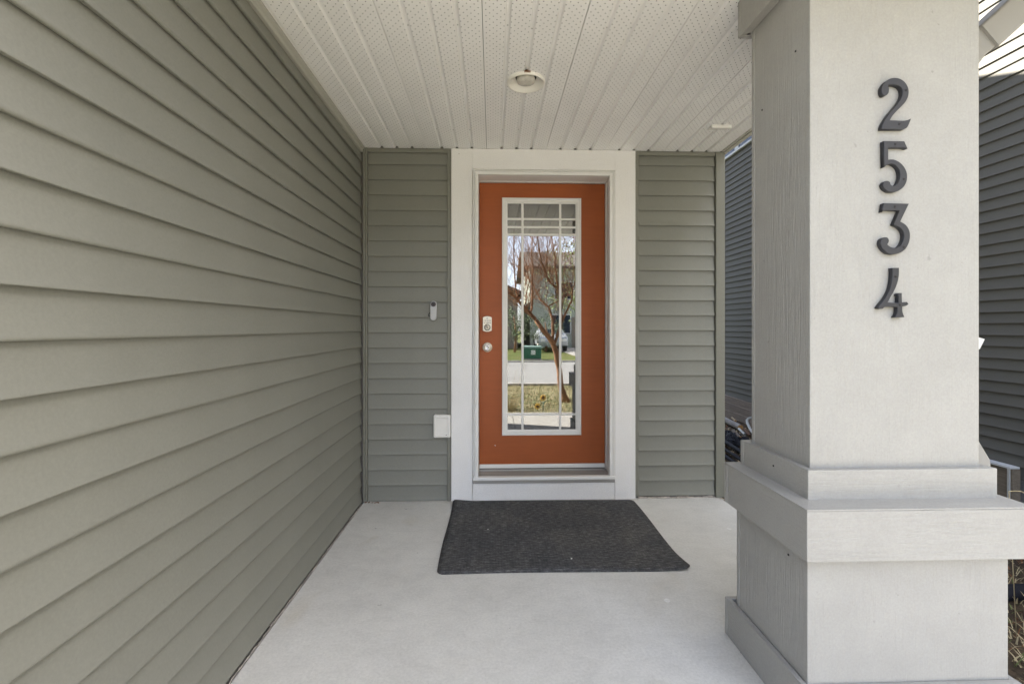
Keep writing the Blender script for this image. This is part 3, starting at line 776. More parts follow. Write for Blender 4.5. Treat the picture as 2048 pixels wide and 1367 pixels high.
mb.v += [(0.888, 1.272, zt0), (1.560, 1.272, zt0), (1.560, 1.739, zt0), (0.888, 1.739, zt0),
         (0.888, 1.272, zt0 + 0.0045), (1.560, 1.272, zt0 + 0.0045), (1.560, 1.739, zt0 + 0.0045), (0.888, 1.739, zt0 + 0.0045),
         (0.940, 1.340, zt1 + 0.004), (1.510, 1.340, zt1 + 0.004), (1.510, 1.700, zt1 + 0.004), (0.940, 1.700, zt1 + 0.004)]
for a in (0, 4):
    for j in range(4):
        j2 = (j + 1) % 4; mb.f.append((a + j, a + j2, a + 4 + j2, a + 4 + j)); mb.sm.append(False)
mb.f.append((3, 2, 1, 0)); mb.f.append((8, 9, 10, 11)); mb.sm += [False, False]
mb.build('ring_cap', 'col_h', cm, bevel=0.0012)
four_boards('collar_board', 0.934, 1.514, 1.333, 1.706, 0.6655, 0.7585, 0.020, 'h')
four_boards('shaft_board', 0.955, 1.4815, 1.355, 1.668, 0.72, 2.3985, 0.018, 'v')
four_boards('capital_board', 0.921, 1.516, 1.320, 1.700, 2.264, 2.3985, 0.020, 'v')
mb = MB().box(0.937, 1.499, 1.337, 1.354, 2.2665, 2.3).box(0.937, 0.9545, 1.354, 1.684, 2.2665, 2.3).box(1.482, 1.499, 1.354, 1.684, 2.2665, 2.3).box(0.937, 1.499, 1.6685, 1.684, 2.2665, 2.3)
mb.build('capital_soffit', 'col_h', cm)
MB().box(0.952, 1.50, 1.350, 1.690, 0.735, 0.7572).build('collar_cap', 'col_h', cm)
mb = MB()
for (x, y, z) in ((0.9330, 1.50, 0.722), (0.9195, 1.402, 0.475), (0.9545, 1.60, 1.95), (0.9545, 1.42, 2.05)):
    mb.lathe([(0.0, 0), (0.0028, 0), (0.0028, 0.0)], (x, y, z), 'y', 8)
    mb.box(x - 0.0006, x + 0.0004, y - 0.003, y + 0.003, z - 0.0025, z + 0.0025)
mb.build('nail_heads', 'screw', cm)

# house numerals, traced outlines on the front face of the shaft
YN = 1.355
TH = math.atan(29 / F_PX)
FW = (math.sin(TH), math.cos(TH)); RT = (math.cos(TH), -math.sin(TH))
def at_plane(u, v, y):
    a = (u - CX) / F_PX; b_ = (HOR - v) / F_PX
    dx, dy = FW[0] + a * RT[0], FW[1] + a * RT[1]; t = y / dy
    return (dx * t, y, CAM_H + b_ * t)
OUT = {
'2': (130, [(318,262),(322,225),(345,185),(385,150),(440,132),(500,140),(550,172),(582,220),(593,270),(585,325),(560,375),(520,420),(470,470),(430,515),(403,560,1),(530,565),(575,560),(618,543,1),(582,626),(545,652,1),(318,650,1),(325,610),(350,560),(390,500),(440,440),(485,385),(515,335),(528,290),(525,250),(505,222),(470,205),(425,200),(385,208),(394,240),(390,280),(372,305),(345,312),(325,295)], [(567,255),(502,598)]),
'5': (130, [(340,770,1),(548,772,1),(582,848,1),(520,836),(385,838,1),(385,960,1),(440,958),(500,985),(548,1035),(575,1100),(573,1170),(545,1230),(500,1268),(450,1285),(395,1282),(350,1255),(332,1215),(345,1182),(375,1172),(402,1185),(412,1212),(440,1225),(475,1205),(497,1165),(505,1110),(495,1060),(470,1025),(430,1002),(385,1005),(345,1035,1)], [(461,800),(548,1153)]),
'3': (390, [(340,82,1),(595,88,1),(508,268,1),(560,300),(595,350),(606,410),(595,480),(560,545),(505,585),(440,600),(385,590),(335,550),(308,500),(312,455),(340,430),(375,430),(392,455),(388,482),(378,500),(410,525),(460,535),(505,515),(535,465),(545,410),(530,360),(495,325),(440,300,1),(500,158,1),(350,155),(325,172,1)], [(456,117),(545,525)]),
'4': (390, [(425,738,1),(495,735,1),(493,810),(480,880),(450,960),(410,1030),(380,1085,1),(490,1092,1),(490,1022,1),(478,1012,1),(492,992,1),(522,990,1),(525,1085,1),(575,1080,1),(592,1102,1),(570,1118),(528,1128,1),(530,1180),(550,1235,1),(450,1240,1),(476,1190),(478,1132,1),(360,1130),(330,1150),(290,1152,1),(285,1135),(310,1100),(360,1035),(400,960),(420,880),(427,800)], [(463,826),(508,1110)]),
}
def smooth_outline(pts):
    n = len(pts); out = []
    P = [Vector((p[0], p[1])) for p in pts]; C = [len(p) > 2 for p in pts]
    for i in range(n):
        p1, p2 = P[i], P[(i+1) % n]
        p0 = P[i-1] if not C[i] else p1 - (p2 - p1)
        p3 = P[(i+2) % n] if not C[(i+1) % n] else p2 + (p2 - p1)
        if C[i] and C[(i+1) % n]:
            out.append(p1); continue
        for k in range(4):
            t = k / 4
            out.append(0.5 * ((2*p1) + (p2 - p0)*t + (2*p0 - 5*p1 + 4*p2 - p3)*t*t + (3*p1 - p0 - 3*p2 + p3)*t**3))
    return out
NUM_LAB = {'2': 'topmost black metal numeral on the column, a curled two', '5': 'second black numeral from the top of the column, a five',
           '3': 'third black numeral down the column, a flat topped three', '4': 'lowest black numeral on the column, an open topped four'}
for ch, (v0, pts, screws) in OUT.items():
    ol = [at_plane(1700 + p.x / 5.061, v0 + p.y / 5.061, YN - 0.014) for p in smooth_outline(pts)]
    cx_ = sum(p[0] for p in ol) / len(ol); cz_ = sum(p[2] for p in ol) / len(ol)
    cu = bpy.data.curves.new('numeral', 'CURVE'); cu.dimensions = '2D'; cu.fill_mode = 'BOTH'
    sp = cu.splines.new('POLY'); sp.points.add(len(ol) - 1); sp.use_cyclic_u = True
    for q, p in zip(sp.points, ol): q.co = (p[0] - cx_, p[2] - cz_, 0, 1)
    cu.extrude = 0.0062; cu.bevel_depth = 0.0012; cu.bevel_resolution = 1; cu.offset = -0.0012
    tmp = bpy.data.objects.new('tmp', cu)
    me = bpy.data.meshes.new_from_object(tmp)
    bpy.data.objects.remove(tmp)
    me.transform(Matrix(((1,0,0,0),(0,0,-1,0),(0,1,0,0),(0,0,0,1))))
    me.materials.clear(); me.materials.append(M['black_metal'])
    t = thing('house_number', (cx_, YN - 0.0078, cz_), NUM_LAB[ch], 'numeral', 'house numbers')
    me.name = 'numeral'
    link('numeral', me, t, (0, 0, 0))
    for (a, b_) in screws:
        p = at_plane(1700 + a / 5.061, v0 + b_ / 5.061, YN - 0.0155)
        mb = MB().lathe([(0.0036, -0.003), (0.0036, 0.0008), (0.0030, 0.0014), (0.0012, 0.0006), (0.0, 0.0006)], (p[0], YN - 0.0152, p[2]), 'y', 12)
        mb.build('screw', 'screw', t)

# ------------------------------------------------------------------ downspout at the right of the column
ds = thing('downspout', (1.635, 1.60, 0.0), 'pale grey metal downspout with angled elbow behind the porch column', 'downspout')
def rect_tube(path, w, d, name):
    mb = MB(); st = []
    for i, (x, y, z) in enumerate(path):
        a = Vector(path[max(i-1, 0)]); c = Vector(path[min(i+1, len(path)-1)])
        dr = (c - a).normalized(); side = Vector((dr.z, 0, -dr.x)).normalized()
        k = 1.0
        if 0 < i < len(path) - 1:
            d1 = (Vector(path[i]) - a).normalized(); k = 1 / max(0.6, d1.dot(dr))
        st.append(lambda p, q, o=Vector((x, y, z)), s=side, k=k: tuple(o + s * p * k + Vector((0, q, 0))))
    pr = []
    for (px_, qy) in rrect(0, 0, w, d, 0.008, 3): pr.append((px_, qy))
    mb.sweep(pr, st, closed=True); return mb.build(name, 'gutter', ds)
rect_tube([(1.632, 1.60, 0.80), (1.632, 1.60, 2.08)], 0.078, 0.06, 'pipe')
rect_tube([(1.640, 1.585, 2.075), (1.655, 1.585, 2.12), (1.690, 1.585, 2.165), (1.745, 1.58, 2.213)], 0.092, 0.07, 'elbow')
rect_tube([(1.722, 1.575, 2.190), (1.87, 1.570, 2.325), (1.915, 1.57, 2.38), (1.925, 1.57, 2.45)], 0.098, 0.076, 'pipe')
rect_tube([(1.634, 1.60, 0.86), (1.644, 1.60, 0.815), (1.678, 1.60, 0.765), (1.718, 1.60, 0.70), (1.730, 1.60, 0.60), (1.730, 1.60, -0.05)], 0.085, 0.062, 'elbow')
mb = MB(); mb.v += [(1.667, 1.565, 1.108), (1.667, 1.565, 1.158), (1.726, 1.560, 1.140), (1.708, 1.560, 1.105), (1.667, 1.569, 1.108), (1.667, 1.569, 1.158), (1.726, 1.564, 1.140), (1.708, 1.564, 1.105)]
for q in ((0,1,2,3),(7,6,5,4),(0,4,5,1),(1,5,6,2),(2,6,7,3),(3,7,4,0)): mb.f.append(q); mb.sm.append(False)
mb.build('strap', 'house_trim', ds)
# gutter the downspout drains
gt = thing('gutter', (1.92, 0.54, 2.46), 'white metal roof gutter along the open side of the porch roof', 'gutter')
MB().box(1.865, 1.985, 0.50, 1.62, 2.44, 2.55).build('trough', 'gutter', gt, bevel=0.01)

# ------------------------------------------------------------------ door mat
mb = MB(); nx, ny = 48, 36
x0, x1, y0, y1, r = -0.268, 0.960, 2.208, 3.126, 0.032
def mat_pt(i, j, top):
    u, v = i / nx, j / ny
    x = x0 + (x1 - x0) * u; y = y0 + (y1 - y0) * v
    cxx = min(max(x, x0 + r), x1 - r); cyy = min(max(y, y0 + r), y1 - r)
    dx, dy = x - cxx, y - cyy
    if dx and dy:
        m_ = max(abs(dx), abs(dy)); l = math.hypot(dx, dy); s = m_ / l
        x, y = cxx + dx * s, cyy + dy * s
    x += 0.004 * math.sin(y * 7) ; y += 0.005 * math.sin(x * 4.4 + 1)
    k = max(0, (u - 0.86) / 0.14) * max(0, (0.22 - v) / 0.22)
    x += 0.010 * k; lift = 0.016 * k * k
    k2 = max(0, (0.12 - u) / 0.12) * max(0, (v - 0.86) / 0.14); y += 0.008 * k2; lift += 0.012 * k2
    z = (0.010 + 0.0018 * math.sin(x * 9 + y * 5) * math.sin(y * 6)) if top else 0.001
    e = min(u, 1 - u) * (x1 - x0); e2 = min(v, 1 - v) * (y1 - y0)
    if top and min(e, e2) < 0.004: z = 0.005
    return (x, y, z + lift)
for top in (True, False):
    for i in range(nx + 1):
        for j in range(ny + 1): mb.v.append(mat_pt(i, j, top))
N1 = (nx + 1) * (ny + 1)
for i in range(nx):
    for j in range(ny):
        a = i * (ny + 1) + j
        mb.f.append((a, a + ny + 1, a + ny + 2, a + 1)); mb.sm.append(True)
        mb.f.append((N1 + a + 1, N1 + a + ny + 2, N1 + a + ny + 1, N1 + a)); mb.sm.append(True)
for i in range(nx):
    for j in (0, ny):
        a = i * (ny + 1) + j; mb.f.append((a, a + ny + 1, N1 + a + ny + 1, N1 + a)); mb.sm.append(True)
for j in range(ny):
    for i in (0, nx):
        a = i * (ny + 1) + j; mb.f.append((a, a + 1, N1 + a + 1, N1 + a)); mb.sm.append(True)
tag(mb.build('door_mat', 'rug', None, origin=(0.345, 2.67, 0)), 'charcoal ribbed door mat lying on the porch floor before the door', 'mat')

# crumbs, chips and leaves on the floor
def on_floor(u, v, z=0.0):
    a = (u - CX) / F_PX; b_ = (HOR - v) / F_PX
    t = (z - CAM_H) / b_
    return ((FW[0] + a * RT[0]) * t, (FW[1] + a * RT[1]) * t, z)
def chunk(name, p, s, mat, label, cat, group=None, flat=0.5, seed=0):
    rng = random.Random(seed); mb = MB(); bm = bmesh.new()
    bmesh.ops.create_icosphere(bm, subdivisions=1, radius=1)
    vs = [(p[0] + v.co.x * s * rng.uniform(.7, 1.2), p[1] + v.co.y * s * rng.uniform(.7, 1.3), p[2] + (v.co.z * flat + flat * 0.9) * s * rng.uniform(.8, 1.0)) for v in bm.verts]
    mb.v = vs; mb.f = [tuple(v.index for v in f.verts) for f in bm.faces]; mb.sm = [False] * len(mb.f); bm.free()
    return tag(mb.build(name, mat, None, origin=p), label, cat, group)
chunk('crumb', on_floor(1143, 1117, 0.009), 0.006, 'plastic', 'white crumb near the front edge of the dark mat', 'crumb', seed=1)
chunk('crumb', on_floor(976, 1058, 0.009), 0.004, 'plastic', 'tiny pale crumb left of the middle of the mat', 'crumb', seed=2)
for i, (u, v, lab) in enumerate(((1458, 1057, 'small white anchor plug in the floor close to the column'), (1334, 1200, 'small pale anchor plug in the floor in front of the mat'))):
    p = on_floor(u, v)
    tag(MB().lathe([(0.013, 0.0004), (0.012, 0.0022), (0.009, 0.0025), (0.008, 0.0010), (0.0, 0.0010)], p, 'z', 20).build('anchor_plug', 'plastic', None, origin=p), lab, 'plug')
def leaf(p, s, rz, mat, label, cat, group, seed):
    rng = random.Random(seed); mb = MB()
    for k in range(5):
        t = -1 + 2 * k / 4; w = 0.45 * (1 - t * t) + 0.03
        for sgn in (-1, 0, 1):
            x, y, z = t * s, sgn * w * s, abs(sgn) * 0.18 * s + 0.12 * s * abs(t) + rng.uniform(0, 0.04) * s + 0.0015
            mb.v.append((p[0] + x * math.cos(rz) - y * math.sin(rz), p[1] + x * math.sin(rz) + y * math.cos(rz), p[2] + z))
    for k in range(4):
        for q in range(2):
            a = k * 3 + q; mb.f.append((a, a + 3, a + 4, a + 1)); mb.sm.append(True)
    o = mb.build('dry_leaf', mat, None, origin=p); sol = o.modifiers.new('thick', 'SOLIDIFY'); sol.thickness = 0.0008
    return tag(o, label, cat, group)
rng = random.Random(21)
for i in range(5):
    leaf((-0.85 + i * 0.021 + rng.uniform(-.006, .006), 3.128 + rng.uniform(-.006, .004), 0), rng.uniform(0.009, 0.014), rng.uniform(0, 3), 'leaf_dry', 'brown dry leaf scrap in the back left corner of the porch', 'leaf', 'leaf scraps in the corner', i)
p = on_floor(543, 1250); leaf((p[0], p[1], 0), 0.020, 1.1, 'caulk', 'curled greyish scrap at the foot of the left wall', 'scrap', None, 44)
rng = random.Random(22)
for i in range(6):
    pp = (1.565 + rng.uniform(0, .03), 3.10 + rng.uniform(-.03, .03), 0.0)
    chunk('pebble', pp, rng.uniform(0.004, 0.008), 'chip', 'pale pebble at the foot of the outside house corner', 'pebble', 'pebbles at the house corner', seed=60 + i)

# ------------------------------------------------------------------ upper house body (unseen, shaped to cast the shade), roofs
hb = thing('house', (0, 4, 2.7), 'unseen upper storey and roofs of the sage grey house, shaped to cast shade', 'house')
MB().box(-7.0, 1.60, 2.2, 12.0, 2.76, 5.2).build('shading_upper_wall', 'siding', hb)
MB().box(-7.0, -0.892, -0.10, 2.19, 2.76, 5.2).build('shading_upper_wall', 'siding', hb)  # storey over the garage, added unseen to block the sun
MB().box(-7.0, -1.03, -0.10, 12.0, -0.42, 2.75).build('lower_wall', 'siding', hb)
def gable_y(x0, x1, ye, ze, yr, zr, th=0.2):     # roof sloping up towards +y from eave to ridge and down again
    mb = MB(); y2 = 2 * yr - ye
    pr = [(ye, ze), (yr, zr), (y2, ze), (y2, ze - th), (yr, zr - th), (ye, ze - th)]
    mb.sweep(pr, [lambda a, c, x=x: (x, a, c) for x in (x0, x1)], closed=True); return mb
gable_y(-7.3, 1.90, 1.8, 5.25, 7.1, 7.66).build('roof', 'roof', hb)
mb = MB(); pr = [(-0.55, 5.2), (-3.95, 6.9), (-7.35, 5.2), (-7.35, 5.05), (-3.95, 6.7), (-0.55, 5.05)]
mb.sweep(pr, [lambda a, c, y=y: (a, y, c) for y in (-0.4, 2.6)], closed=True); mb.build('roof', 'roof', hb)
mb = MB(); mb.sweep([(YF - 0.04, 2.62), (2.2, 2.98), (2.2, 2.90), (YF - 0.04, 2.56)], [lambda a, c, x=x: (x, a, c) for x in (-0.89, 1.99)], closed=True)
mb.build('porch_roof', 'roof', hb)
MB().box(-6.2, -1.6, -0.135, -0.101, -0.14, 2.1).build('garage_door', 'house_trim', hb, bevel=0.01)

# ------------------------------------------------------------------ neighbour house on the right (wall faces -x)
XN = 4.46; NP = 0.1016
nh = thing('neighbor_house', (XN, 5.0, 0), 'dark slate grey lap sided house across the side yard with a high window', 'house')
MB().box(XN + 0.016, XN + 7.0, -4.0, 14.0, -0.75, 6.3).build('wall_sheathing', 'found', nh)
nm = [lap_mesh('siding_board', 18.0, i % 2, M['siding_next'], '-y', 18, 0.0001, 120 + i) for i in range(4)]
for k in range(60):
    link('siding_board', nm[k % 4], nh, (0.015, -9.0, -0.105 + NP * k))
# window
wy0, wy1, wz0, wz1 = 6.90, 9.45, 4.36, 5.70
wf = MB()
wf.box(XN - 0.03, XN + 0.01, wy0, wy1, wz0 + 0.025, wz0 + 0.06).box(XN - 0.03, XN + 0.01, wy0, wy1, wz1 - 0.06, wz1)
wf.box(XN - 0.03, XN + 0.01, wy0, wy0 + 0.06, wz0 + 0.06, wz1 - 0.06).box(XN - 0.03, XN + 0.01, wy1 - 0.06, wy1, wz0 + 0.06, wz1 - 0.06)
wf.box(XN - 0.032, XN + 0.01, 8.17, 8.28, wz0 + 0.06, wz1 - 0.06)
wo_ = wf.build('window', 'house_trim', nh)
for (a, c) in ((wy0 + 0.06, 8.17), (8.28, wy1 - 0.06)):
    MB().box(XN - 0.018, XN - 0.010, a, c, wz0 + 0.06, wz1 - 0.06).build('pane', 'house_win', wo_, origin=WORLD[nh.name])
mb = MB(); mb.sweep([(XN - 0.5, 6.15), (XN + 3.5, 8.2), (XN + 7.5, 6.15), (XN + 7.5, 6.0), (XN + 3.5, 8.0), (XN - 0.5, 6.0)], [lambda a, c, y=y: (a, y, c) for y in (-4.4, 14.4)], closed=True)
mb.build('roof', 'roof', nh)

# weathered planks along the foot of the neighbour wall
rng = random.Random(31)
rb = thing('plank_edging', (XN - 0.05, 8.5, G), 'rough weathered planks stacked along the foot of the neighbouring wall', 'planks')
for (z0, z1, x, yy0, yy1) in ((-0.235, -0.112, 4.425, 5.2, 11.0), (-0.37, -0.24, 4.405, 5.0, 11.2), (-0.52, -0.375, 4.385, 5.4, 10.8)):
    mb = MB(); st = []
    for i in range(25):
        y = yy0 + (yy1 - yy0) * i / 24; dz = 0.012 * math.sin(y * 2.7 + z0 * 40) + rng.uniform(-.004, .004)
        st.append(lambda a, c, y=y, dz=dz: (x + a, y, c + dz))
    mb.sweep([(0, z0), (0, z1), (0.045, z1), (0.045, z0)], st, closed=True); mb.build('plank', 'old_wood', rb, bevel=0.0)
# wooden box against the neighbour wall, right of the column
wb = thing('wooden_box', (XN - 0.1, 4.25, G), 'low brown wooden box with pale metal rim against the grey wall', 'box')
MB().box(4.37, 4.43, 3.765, 5.1, -0.60, -0.012).build('side_board', 'box_wood', wb, bevel=0.003)
MB().box(4.372, 4.445, 3.735, 3.762, -0.60, -0.012).build('end_board', 'box_wood', wb, bevel=0.003)
MB().box(4.358, 4.445, 3.740, 5.1, -0.011, 0.006).build('rim', 'house_trim', wb, bevel=0.002)
MB().box(4.357, 4.369, 3.746, 3.762, -0.60, -0.0115).build('corner_edge', 'hose', wb)

# debris in the side yard gap
def gp(u, v, z): 
    p = on_floor(u, v, z); return Vector(p)
def log(name, a, b_, r, mat, label, cat, group=None, end=True, seg=12, rough=0.08, seed=0, bend=0.0):
    rng = random.Random(seed); a = Vector(a); b_ = Vector(b_); n = 8
    org = tuple((a + b_) / 2)
    t = thing(name, org, label, cat, group)
    pts = [a.lerp(b_, i / n) + Vector((0, 0, bend * math.sin(math.pi * i / n))) for i in range(n + 1)]
    MB().tube(pts, [r * (1 + rng.uniform(-rough, rough)) for _ in pts], seg, cap=False).build('bark' if end else 'pipe_wall', mat, t)
    if end:
        d = (b_ - a).normalized()
        for (p, s) in ((a, -1), (b_, 1)):
            MB().tube([p + d * s * -0.004, p + d * s * 0.004], r * 0.97, seg).build('cut_end', 'log_end', t)
    return t
def log_at(name, p, q, z, rpx, mat, label, cat, group=None, **k):
    a, b_ = Vector(on_floor(*p, z)), Vector(on_floor(*q, z)); r = rpx * (a.y + b_.y) / 2 / F_PX
    a.z += r * .4; b_.z += r * .4
    return log(name, a, b_, r, mat, label, cat, group, **k)
log_at('log', (1440, 836), (1481, 857), -0.44, 5.6, 'bark_grey', 'thick grey weathered log lying in the narrow side yard', 'log', seed=1)
log_at('log', (1466, 862), (1480, 876), -0.42, 3.2, 'old_wood', 'thin dark branch with orange cut end in the side yard', 'branch', seed=2)
log_at('log', (1478, 858), (1490, 870), -0.40, 2.6, 'hose', 'short pale stick lying beside the thick grey log', 'stick', seed=8, end=False)
log_at('log', (1464, 836), (1471, 842), -0.42, 2.0, 'chip', 'stubby tan branch lying behind the thick grey log', 'branch', seed=9)
log_at('log', (1488, 858), (1500, 872), -0.42, 2.6, 'leaf_dry', 'rust brown stick between the pale stick and the hose', 'stick', seed=10, end=False)
for i, (p, q, rp, lab) in enumerate((((1440, 878), (1500, 916), 4.5, 'black plastic pipe lying nearest the grey log'),
                                ((1440, 893), (1500, 932), 3.6, 'thin black plastic pipe in the middle of the pipes'),
                                ((1440, 906), (1500, 948), 4.2, 'black plastic pipe lying nearest the porch corner'))):
    log_at('black_pipe', p, q, -0.46, rp, 'black_pipe', lab, 'pipe', 'black pipes in the side yard', end=False, rough=0.0, seed=3 + i)
# crumpled black tarp
mb = MB(); rng = random.Random(9); n = 16
tc_ = [Vector(on_floor(u, v, -0.46)) for (u, v) in ((1442, 856), (1512, 886), (1512, 902), (1442, 878))]
for i in range(n + 1):
    for j in range(n + 1):
        u, v = i / n, j / n
        p = tc_[0].lerp(tc_[1], u).lerp(tc_[3].lerp(tc_[2], u), v)
        e = math.sin(math.pi * u) * math.sin(math.pi * v)
        mb.v.append((p.x + rng.uniform(-.02, .02), p.y + rng.uniform(-.02, .02), -0.47 + 0.07 * e ** 0.5 + rng.uniform(-.02, .02)))
for i in range(n):
    for j in range(n):
        a = i * (n + 1) + j; mb.f.append((a, a + n + 1, a + n + 2, a + 1)); mb.sm.append(False)
tag(mb.build('black_tarp', 'black_pipe', None, origin=tuple(tc_[0].lerp(tc_[2], .5))), 'crumpled black plastic sheet among the logs in the side yard', 'tarp')
# pale hose loop and stone
hp = [Vector(on_floor(u, v, z)) for (u, v, z) in ((1516, 872, -0.42), (1508, 868, -0.40), (1500, 857, -0.37), (1495, 846, -0.33), (1494, 840, -0.30), (1498, 836, -0.28), (1504, 834, -0.28), (1512, 838, -0.33))]
hp = [Vector((p.x, 6.3 + 0.02 * i, p.z)) if False else p for i, p in enumerate(hp)]
hq = []
for i in range(len(hp) - 1):
    for k in range(4): hq.append(hp[i].lerp(hp[i+1], k / 4))
tag(MB().tube(hq, 0.019, 10).build('hose', 'hose', None, origin=tuple(hp[0])), 'pale bent hose lying beside the logs near the stone', 'hose')
p = on_floor(1512, 846, -0.45); chunk('stone', p, 0.12, 'stone', 'grey green stone behind the pale hose in the side yard', 'stone', flat=0.85, seed=77)
rng = random.Random(41); mb = MB()
for i in range(160):
    x, y = rng.uniform(2.0, 4.2), rng.uniform(3.7, 8.6); a = rng.uniform(0, 3.14); l = rng.uniform(0.012, 0.045); w = l * rng.uniform(.2, .5)
    z = yard_z(x, y) + 0.004; dx, dy = math.cos(a), math.sin(a); k = len(mb.v); t_ = rng.uniform(0, .02)
    for (p, q, h) in ((-l, -w, 0), (l, -w, t_), (l, w, t_), (-l, w, 0)): mb.v.append((x + p*dx - q*dy, y + p*dy + q*dx, z + h))
    for (p, q, h) in ((-l, -w, 0), (l, -w, t_), (l, w, t_), (-l, w, 0)): mb.v.append((x + p*dx - q*dy, y + p*dy + q*dx, z + h + 0.006))
    for q in ((0,3,2,1),(4,5,6,7),(0,1,5,4),(1,2,6,5),(2,3,7,6),(3,0,4,7)): mb.f.append(tuple(k + e for e in q)); mb.sm.append(False)
tag(mb.build('wood_chips', 'chip', None), kind='stuff')
# leaf litter
def blades(name, n, area, hmin, hmax, mats, lean, kind='stuff', seed=1, zf=None, width=0.004):
    rng = random.Random(seed); mb = MB()
    for _ in range(n):
        x, y = area(rng); h = rng.uniform(hmin, hmax); a = rng.uniform(0, 6.28); l = h * lean * rng.uniform(.3, 1.4)
        z = zf(x, y) if zf else G
        dx, dy = math.cos(a), math.sin(a); w = width * rng.uniform(.6, 1.3)
        k = len(mb.v)
        mb.v += [(x - dy*w, y + dx*w, z), (x + dy*w, y - dx*w, z), (x + dx*l*.45 + dy*w*.7, y + dy*l*.45 - dx*w*.7, z + h*.65), (x + dx*l*.45 - dy*w*.7, y + dy*l*.45 + dx*w*.7, z + h*.65), (x + dx*l, y + dy*l, z + h)]
        mb.f += [(k, k+1, k+2, k+3), (k+3, k+2, k+4)]; mb.sm += [True, True]
    o = mb.build(name, mats[0], None, recalc=False)
    if len(mats) > 1:
        for m_ in mats[1:]: o.data.materials.append(M[m_])
        for i, p in enumerate(o.data.polygons): p.material_index = (i // 2 * 7919) % len(mats)
    return tag(o, kind=kind)
blades('dry_grass', 7000, lambda r: (r.uniform(1.62, 4.2), r.uniform(0.9, 4.4)), 0.015, 0.06, ['straw', 'straw', 'straw_green', 'leaf_dry'], 1.6, seed=3, zf=yard_z)
blades('leaf_litter', 5000, lambda r: (r.uniform(1.75, 4.3), r.uniform(3.6, 9.5)), 0.008, 0.03, ['leaf_dry', 'straw', 'chip', 'old_wood'], 2.2, seed=4, width=0.009, zf=yard_z)
blades('lawn_grass', 16000, lambda r: (r.uniform(-0.6, 6), r.uniform(-4.6, -0.64)), 0.02, 0.07, ['straw', 'straw_green', 'straw'], 0.9, seed=5, width=0.005)
# bent straw in front of the wooden box
pts = [at_plane(u, v, 2.6) for (u, v) in ((2026, 1010), (2018, 985), (2017, 982), (2030, 981), (2043, 982), (2056, 990), (2070, 1010))]
pts = [(p[0], p[1] - 0.3 + 0.02 * i, CAM_H + (p[2] - CAM_H) * (p[1] - 0.3 + 0.02 * i) / 2.6) for i, p in enumerate(pts)]
pts = [(p[0] * p[1] / 2.6, p[1], p[2]) for p in pts]
pts[0] = (pts[0][0] + 0.02, pts[0][1], yard_z(pts[0][0], pts[0][1]))
tag(MB().tube(pts, 0.0022, 5).build('dry_stalk', 'straw', None, origin=(pts[0][0], pts[0][1], G)), 'single bent dry straw stalk in front of the brown wooden box', 'stalk')
log('black_edging', (2.2, 2.62, -0.42), (3.6, 2.75, -0.44), 0.045, 'black_pipe', 'black plastic edging tube lying on the dry grass right of the column', 'edging', end=False, rough=0, seed=12)

# ------------------------------------------------------------------ what the door glass mirrors: yard tree, street, houses opposite
DG = 3.30
def mirror_at(u, v, y):
    p = at_plane(u, v, 2 * DG - y); return Vector((p[0], y, p[2]))
TY = -2.25
def zp(a, b_): return mirror_at(1000 + a / 5.694, 480 + b_ / 5.694, TY)
tr = thing('yard_tree', (1.40, TY, G), 'bare orange barked tree with spreading twigs on the front lawn', 'tree')
rng = random.Random(17)
def limb(path, r0, r1, drift, name, seed):
    rg = random.Random(seed); P = [zp(*q) for q in path]; out = []
    for i in range(len(P) - 1):
        for k in range(3):
            t = k / 3; p = P[i].lerp(P[i+1], t); out.append(p)
    out.append(P[-1]); n = len(out)
    for i, p in enumerate(out):
        f = i / (n - 1); p.y += drift * f * f; p.x += rg.uniform(-.006, .006); p.z += rg.uniform(-.006, .006)
    MB().tube(out, [r0 + (r1 - r0) * i / (n - 1) for i in range(n)], 8).build(name, 'tree_bark', tr)
    return out
base = Vector((1.40, TY, G))
trunk_px = [(650, 1367), (640, 1280), (600, 1170), (545, 1090), (470, 1000), (410, 910)]
P = [base + Vector((0.03, 0, -0.02)), base + Vector((-0.02, 0, 0.10)), mirror_at(1121, 770, TY), mirror_at(1119, 740, TY)] + [zp(*q) for q in trunk_px]
MB().tube(P, [0.10, 0.068, 0.056, 0.054, 0.053, 0.052, 0.050, 0.047, 0.043, 0.040], 12).build('trunk', 'tree_bark', tr)
